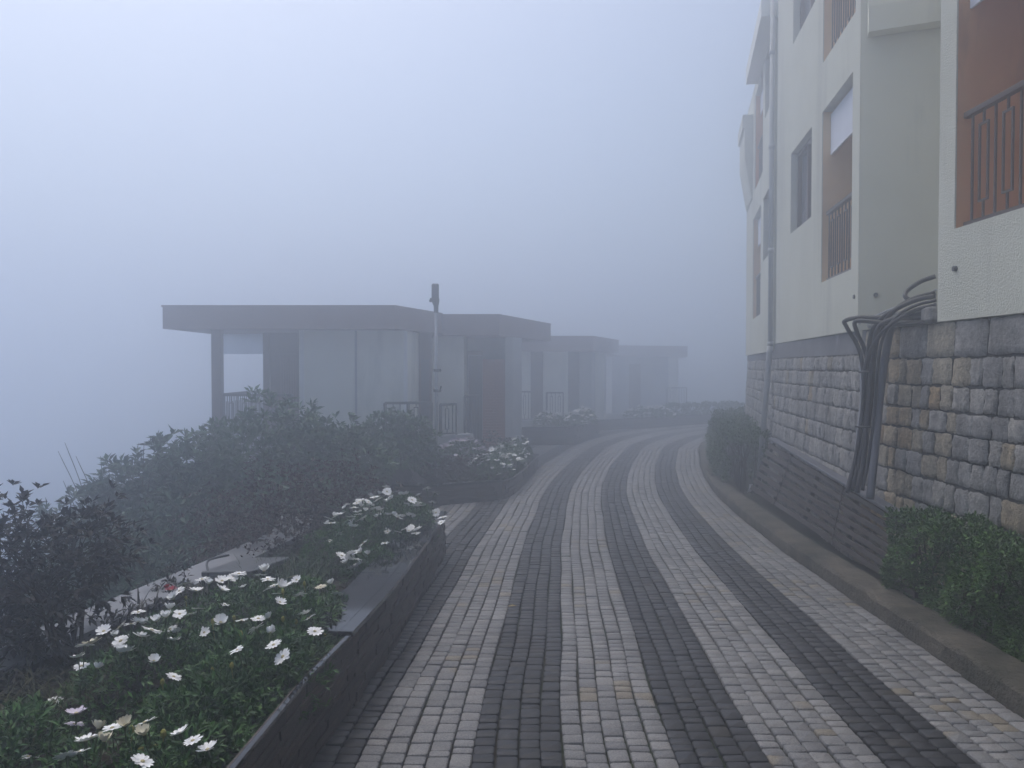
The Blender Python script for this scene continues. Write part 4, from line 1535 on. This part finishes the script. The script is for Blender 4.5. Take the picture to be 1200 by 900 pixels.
for zx, zy in Z1:
    px, py = 60 + zx / 3.53, 660 + zy / 3.53
    p = on_mound(M1, px, py, 2.7, 5.2)
    if p is None:
        Y = 1.2 * F / (py - HORIZON)
        p = Vector(at(px, py, min(max(Y, 2.9), 4.5)))
    add_flower(db1, p + Vector((0, 0, .035)), random.uniform(.74, 1.16), random.choice(('white',) * 11 + ('cream',)))

M2 = [(-1.32, 2.62, .26, .3, .22, .14, .7), (-1.12, 2.72, .2, .25, .2, .14, 2.7), (-1.2, 2.4, .22, .3, .16, .14, 1.7)]
db2 = daisy_bush((-1.3, 2.6, .12), 'small daisy clump with fading flowers and buds at the bottom edge', M2, 620)
Z2 = [(390, 460, 'lilac'), (380, 520, 'lilac'), (510, 545, 'cream'), (585, 540, 'white'), (655, 525, 'cream'), (765, 510, 'white'), (470, 595, 'white'), (440, 610, 'white'), (540, 615, 'cream'), (760, 575, 'cream'),
      (400, 675, 'white'), (340, 695, 'white'), (955, 570, 'white'), (1025, 610, 'white'), (1105, 660, 'white'), (125, 700, 'white'), (750, 725, 'white')]
for zx, zy, kd in Z2:
    px, py = zx / 4.615, 740 + zy / 4.615
    p = on_mound(M2, px, py, 2.2, 3.2, .05)
    if p is None:
        p = Vector(at(px, py, 2.75))
    add_flower(db2, p, random.uniform(.8, 1.0), kd, 3 if kd == 'cream' else random.choice((0, 1, 2)))
m_bud = plain('flower_bud', (.22, .22, .05), (.30, .27, .07), 40, .6, 60, 0, .001, .2)
for zx, zy in ((865, 580), (825, 660), (740, 670), (690, 560)):
    c = Vector(at(zx / 4.615, 740 + zy / 4.615, 2.7))
    bud = MB()
    bud.tube([c + Vector((0, 0, -.08)), c + Vector((0, 0, -.012)), c, c + Vector((0, 0, .012)), c + Vector((0, 0, .02))], [.002, .003, .011, .010, .004], 8)
    bud.build('bud', m_bud, db2)
M3 = [(-1.78, 2.75, .2, .32, .22, .12, 1.0), (-1.95, 2.9, .22, .3, .18, .1, 2.0)]
daisy_bush((-1.8, 2.75, .12), 'low flowerless green clump in the bottom left corner', M3, 520)

M4 = [(-1.12, 6.85, .46, .85, .42, .02, 2.2), (-1.3, 6.2, .36, .6, .34, .03, .2), (-1.0, 5.75, .27, .42, .20, .03, 4.0), (-.98, 7.35, .30, .42, .34, .0, 1.2)]
db4 = daisy_bush((-1.1, 6.7, .05), 'daisy bush with white flowers at the far end of the long planter', M4, 2100)
Z4 = [(465, 110), (410, 160), (375, 185), (240, 230), (285, 212), (260, 220), (330, 222), (345, 245), (220, 265), (305, 290), (380, 270), (250, 317), (262, 360), (212, 412), (290, 540),
      (125, 635), (225, 610), (195, 625), (270, 610), (240, 665), (255, 705), (155, 695), (180, 665), (215, 725), (325, 625), (455, 540), (605, 425), (635, 440), (650, 415),
      (685, 460), (700, 432), (485, 320), (520, 325), (570, 330), (555, 340), (650, 320), (625, 238), (660, 205), (710, 165), (700, 222), (725, 248), (835, 148), (815, 220), (840, 297),
      (910, 290), (890, 340), (880, 378), (770, 115), (505, 195), (150, 262), (45, 385), (20, 390), (400, 205), (470, 140), (85, 330)]
for zx, zy in Z4:
    px, py = 380 + zx / 6.43, 560 + zy / 6.43
    p = on_mound(M4, px, py, 5.0, 8.2, .03)
    if p is None:
        p = Vector(at(px, py, min(7.6, max(5.4, 1.25 * F / (py - HORIZON)))))
    add_flower(db4, p + Vector((0, 0, .04)), random.uniform(.82, 1.2))


def scatter_flowers(t, mounds, n, size, kind='white', yb=0):
    k = 0
    while k < n:
        m = random.choice(mounds)
        x, y = m[0] + random.uniform(-1, 1) * m[2], m[1] + random.uniform(-1, 1) * m[3]
        z = mound(*m)(x, y)
        if z is None:
            continue
        add_flower(t, (x, y, z + .02 + .025 * size), size * random.uniform(.85, 1.15), kind)
        k += 1


for k in range(14):
    m = random.choice(M1)
    x, y = m[0] + random.uniform(-.7, .7) * m[2], m[1] + random.uniform(-.7, .7) * m[3]
    z = mound(*m)(x, y)
    if z is None:
        continue
    c = Vector((x, y, z + random.uniform(.03, .06)))
    bud = MB()
    bud.tube([c + Vector((.01, 0, -.09)), c + Vector((0, 0, -.012)), c, c + Vector((0, 0, .010)), c + Vector((0, 0, .017))], [.002, .0025, .009, .008, .003], 8)
    bud.build('bud', m_bud, db1)
scatter_flowers(db1, [M1[0], M1[0], M1[2], M1[3]], 18, .85)
scatter_flowers(db4, [M4[0], M4[0], M4[1], M4[3]], 32, .95)
M5 = [(-.32, 12.0, .36, .75, .30, -.08, 1.1), (-.08, 13.2, .30, .9, .34, -.08, 2.1), (.12, 14.2, .24, .6, .36, -.1, .3)]
db5 = daisy_bush((-.1, 13, -.08), 'daisy bush thick with white flowers in the planter beside the lamp pole', M5, 1000, .06, .02)
scatter_flowers(db5, M5, 99, 1.2)
M6 = [(-.85, 13.2, .45, .5, .42, -.08, 1.1)]
db6 = daisy_bush((-.85, 13.2, -.08), 'rounded bush of small lilac white flowers right behind the lamp pole', M6, 320, .06, .02)
scatter_flowers(db6, M6, 75, 1.3, 'lilac')
M7 = [(1.0, 20.3, .45, .4, .34, .02, 1.1), (1.55, 20.6, .4, .4, .28, .02, 2.1), (1.95, 21.4, .35, .6, .38, .02, .3)]
db7 = daisy_bush((1.4, 20.6, .02), 'white flowers fading in the fog on the third planter', M7, 420, .09, .03)
scatter_flowers(db7, M7, 99, 1.7)
M8 = [(4.5, 25.8, .9, .5, .32, -.1, 1.1)]
db8 = daisy_bush((4.5, 25.8, -.1), 'barely visible white flowers on the farthest planter', M8, 200, .1, .035)
scatter_flowers(db8, M8, 45, 2.0)

# red flower near the slab
rf = thing('red_flower', (-2.02, 4.62, .15), 'single red flower by the parapet left of the tilted slab', 'flower')
fl = add_flower(rf, (-2.02, 4.62, .28), .85, 'red', 1)
fl = add_flower(rf, (-2.05, 4.64, .285), .75, 'red', 3)


# grasses and ground cover
def blades(n, region, zf, L, W, lean, mat, name, label, cat, kind=None, arch=.5):
    xs = RNG.uniform(region[0], region[1], n); ys = RNG.uniform(region[2], region[3], n)
    V, Fa = [], []
    for i in range(n):
        b = Vector((xs[i], ys[i], zf(xs[i], ys[i])))
        a = random.uniform(0, 6.28)
        d = Vector((math.cos(a), math.sin(a), 0))
        s = Vector((-d.y, d.x, 0))
        ln = L * random.uniform(.5, 1.2)
        k0 = len(V)
        le = lean * random.uniform(.3, 1.2)
        for t in (0, .4, .75, 1):
            p = b + d * (ln * le * t * t) + Vector((0, 0, ln * t * (1 - arch * le * t)))
            w = W * (1 - t * .85) / 2
            V += [tuple(p - s * w), tuple(p + s * w)]
        for t in range(3):
            Fa.append((k0 + 2 * t, k0 + 2 * t + 1, k0 + 2 * t + 3, k0 + 2 * t + 2))
    o = mesh_np(name, np.array(V), np.array(Fa), mat)
    return tag(o, label, cat, kind=kind)


blades(260, (-2.15, -1.72, 2.75, 3.45), lambda x, y: .10, .26, .008, .7, M['leaf_straw'], 'dry_grass', 'straggly yellowish dry grass at the left bottom edge', 'grass', 'stuff')
blades(420, (-1.85, -1.25, 4.9, 5.75), lambda x, y: .08, .24, .010, .8, M['leaf_grass'], 'strappy_grass', 'strappy dark green leaves behind the big daisy bush', 'grass', 'stuff')
blades(60, (-2.2, -1.95, 4.2, 4.6), lambda x, y: .14, .2, .022, .9, M['leaf_dark'], 'strappy_leaves', 'a few broad strappy leaves against the pale parapet', 'plant', 'stuff')


def cover(n, region, zf, L, W, mat, label, name='ground_cover'):
    P = np.stack([RNG.uniform(region[0], region[1], n), RNG.uniform(region[2], region[3], n), np.zeros(n)], 1)
    P[:, 2] = [zf(x, y) for x, y in P[:, :2]]
    A = RNG.normal(0, .35, (n, 3)); A[:, 2] += 1
    V, T = rosettes(P, A, 6, L, W, .9, .1, .5)
    tag(mesh_np(name, V, T, mat), label, 'ground cover', kind='stuff')


cover(900, (-2.3, -1.6, 3.0, 5.2), lambda x, y: .14 + .07 * math.sin(x * 9) * math.sin(y * 7) + random.uniform(-.05, .07), .05, .018, M['leaf_cover'], 'dark low growth filling the planter behind the daisies')
cover(1100, (-2.75, -1.12, -1.5, 2.75), lambda x, y: .16 + .06 * math.sin(x * 8) * math.sin(y * 6) + random.uniform(-.05, .08), .055, .02, M['leaf_grass'], 'low green growth in the near end of the long planter')
cover(700, (-1.9, -.9, 4.6, 6.3), lambda x, y: .08 + random.uniform(-.05, .06), .045, .016, M['leaf_cover'], 'dark low plants between the two daisy bushes')
cover(1400, (-7.5, -2.7, 4.5, 13.0), lambda x, y: terrain_z(x, y) + random.uniform(0, .3), .11, .04, M['leaf_teal'], 'rough greenery on the slope below the terrace')
cover(500, (-2.6, -.4, 11.2, 13.0), lambda x, y: -.07 + random.uniform(0, .1), .06, .022, M['leaf_cover'], 'low dark plants in the bed behind the second planter')


# hedges
def hedge(name, label, line, width, z0f, height, n, L, W, mat, group=None, lump=.04):
    """clipped hedge along a centre line"""
    acc = [0.0]
    for a, b in zip(line[:-1], line[1:]):
        acc.append(acc[-1] + math.hypot(b[0] - a[0], b[1] - a[1]))
    tot = acc[-1]
    lx_, ly_ = [p[0] for p in line], [p[1] for p in line]
    mid = line[len(line) // 2]
    t = thing(name, (mid[0], mid[1], z0f(mid[1])), label, 'hedge', group)
    C, A = [], []
    per = width + 2 * height
    for _ in range(n):
        s = random.uniform(0, tot)
        r = random.random()
        x = np.interp(s, acc, lx_); y = np.interp(s, acc, ly_)
        s2 = min(s + .05, tot); s1 = max(s2 - .1, 0)
        dx = np.interp(s2, acc, lx_) - np.interp(s1, acc, lx_); dy = np.interp(s2, acc, ly_) - np.interp(s1, acc, ly_)
        dl = math.hypot(dx, dy); dx, dy = dx / dl, dy / dl
        nx, ny = -dy, dx
        q = r * per
        if q < height:
            o, z, na = width / 2, q, (nx, ny, .25)
        elif q < height + width:
            o, z, na = width / 2 - (q - height), height, (0, 0, 1)
        else:
            o, z, na = -width / 2, per - q, (-nx, -ny, .25)
        # rounded shoulders and uneven clipping
        e = min(s, tot - s)
        sh = 1 - .35 * max(0, 1 - e / (.3 * width + .08)) ** 2
        rz = z / height
        o *= (1 - .22 * rz ** 4) * sh * (.82 + .18 * min(1, rz * 2.5))
        z *= 1 - .10 * abs(o / (width / 2)) ** 3
        z *= .75 + .25 * sh
        u = 1 - abs(random.gauss(0, .10))
        l = lump * (math.sin(s * 7.3 + z * 9) + math.sin(s * 13.1 - z * 6 + o * 11) * .6)
        o2 = o * u + nx * 0 + (l if o > 0 else -l)
        z2 = max(.0, z * (u if na[2] == 1 else 1) + (l if na[2] == 1 else 0))
        C.append((x + nx * o2, y + ny * o2, z0f(y) + z2))
        A.append((na[0] + random.gauss(0, .4), na[1] + random.gauss(0, .4), na[2] + .3 + random.gauss(0, .4)))
    V, T = rosettes(np.array(C), np.array(A), 6, L, W, .7, .05, .6)
    mesh_np('foliage', V, T, mat, t)
    mb = MB()
    s = .12
    while s < tot:
        x = np.interp(s, acc, lx_); y = np.interp(s, acc, ly_)
        for _ in range(2):
            b = Vector((x + random.uniform(-.08, .08), y + random.uniform(-.08, .08), z0f(y) - .05))
            mb.tube([b, b + Vector((random.uniform(-.08, .08), random.uniform(-.08, .08), height * .45)), b + Vector((random.uniform(-.16, .16), random.uniform(-.16, .16), height * .85))], [.012, .009, .004], 5)
        s += .2
    mb.build('stem', M['bark'], t)
    return t


hedge('hedge', 'clipped bright green hedge in the right foreground under the stone wall',
      [(3.02, 1.5), (3.02, 3.0), (3.02, 4.5), (3.04, 5.6), (3.06, 6.05)], [.42][0], lambda y: ground_z(y) + .03, .67, 13000, .036, .016, M['leaf_hedge'])
hedge('hedge', 'misty green hedge on the inside of the bend, beyond the slatted screen',
      [(3.52, 11.7), (3.78, 13.2), (4.15, 14.8), (4.6, 16.6), (5.2, 18.2), (6.2, 19.8)], [.74][0], lambda y: ground_z(y) + .03, .86, 5600, .07, .028, M['leaf_hedge_far'], lump=.06)
hedge('hedge', 'low hedge row on the farthest planter, almost lost in the fog',
      [(5.0, 26.3), (6.6, 27.3), (8.3, 28.3)], .5, lambda y: ground_z(y) + .22, .42, 900, .1, .04, M['leaf_hedge_far'])

# ------------------------------------------------------------------ haze, sky, sun, camera
hz = MB()
hz.box((0, 30, -19.0), (168, 136, 58.0))
hm = bpy.data.materials.new('fog')
hm.use_nodes = True
nt = hm.node_tree
for n in list(nt.nodes):
    if n.type != 'OUTPUT_MATERIAL':
        nt.nodes.remove(n)
vol = nt.nodes.new('ShaderNodeVolumePrincipled')
vol.inputs['Color'].default_value = (.875, .922, .988, 1)
vol.inputs['Density'].default_value = .057
vol.inputs['Anisotropy'].default_value = .80
nt.links.new(vol.outputs['Volume'], nt.nodes['Material Output'].inputs['Volume'])
ho = hz.build('haze', hm)
tag(ho, 'dense pale blue fog filling the whole place', 'fog', kind='stuff')

SUN_EL, SUN_AZ = R(68), R(-38)          # azimuth measured from +Y towards +X
w = bpy.data.worlds.new('World')
S.world = w
w.use_nodes = True
nt = w.node_tree
bg = nt.nodes['Background']
sky = nt.nodes.new('ShaderNodeTexSky')
sky.sky_type = 'NISHITA'
sky.sun_disc = False
sky.sun_elevation = SUN_EL
sky.sun_rotation = SUN_AZ
sky.air_density = 1.0
sky.dust_density = 4.2
sky.ozone_density = 1.0
nt.links.new(sky.outputs['Color'], bg.inputs['Color'])
bg.inputs['Strength'].default_value = .15

sd = bpy.data.lights.new('sun', 'SUN')
sd.energy = 1.1
sd.angle = R(60)
sd.color = (1.0, .97, .92)
so = bpy.data.objects.new('sun', sd)
COL.objects.link(so)
dirv = Vector((math.sin(SUN_AZ) * math.cos(SUN_EL), math.cos(SUN_AZ) * math.cos(SUN_EL), math.sin(SUN_EL)))
so.rotation_euler = (-dirv).to_track_quat('-Z', 'Y').to_euler()
so.location = (-10, 0, 30)

cam = bpy.data.cameras.new('camera')
co = bpy.data.objects.new('camera', cam)
COL.objects.link(co)
cam.sensor_width = 36
cam.lens = 36 * F / 1200
cam.clip_end = 1000
cam.clip_start = .05
co.location = (0, 0, EYE)
co.rotation_euler = (R(90) - math.atan((450 - HORIZON) / F), 0, 0)
S.camera = co

S.view_settings.view_transform = 'Standard'
S.view_settings.look = 'None'
S.view_settings.gamma = 1
S.view_settings.use_curve_mapping = False
S.view_settings.exposure = .12
S.render.engine = 'CYCLES'
cy = S.cycles
cy.use_denoising = True
cy.volume_bounces = 12
cy.max_bounces = 14
cy.diffuse_bounces = 4
cy.glossy_bounces = 3
cy.transmission_bounces = 4
cy.transparent_max_bounces = 8
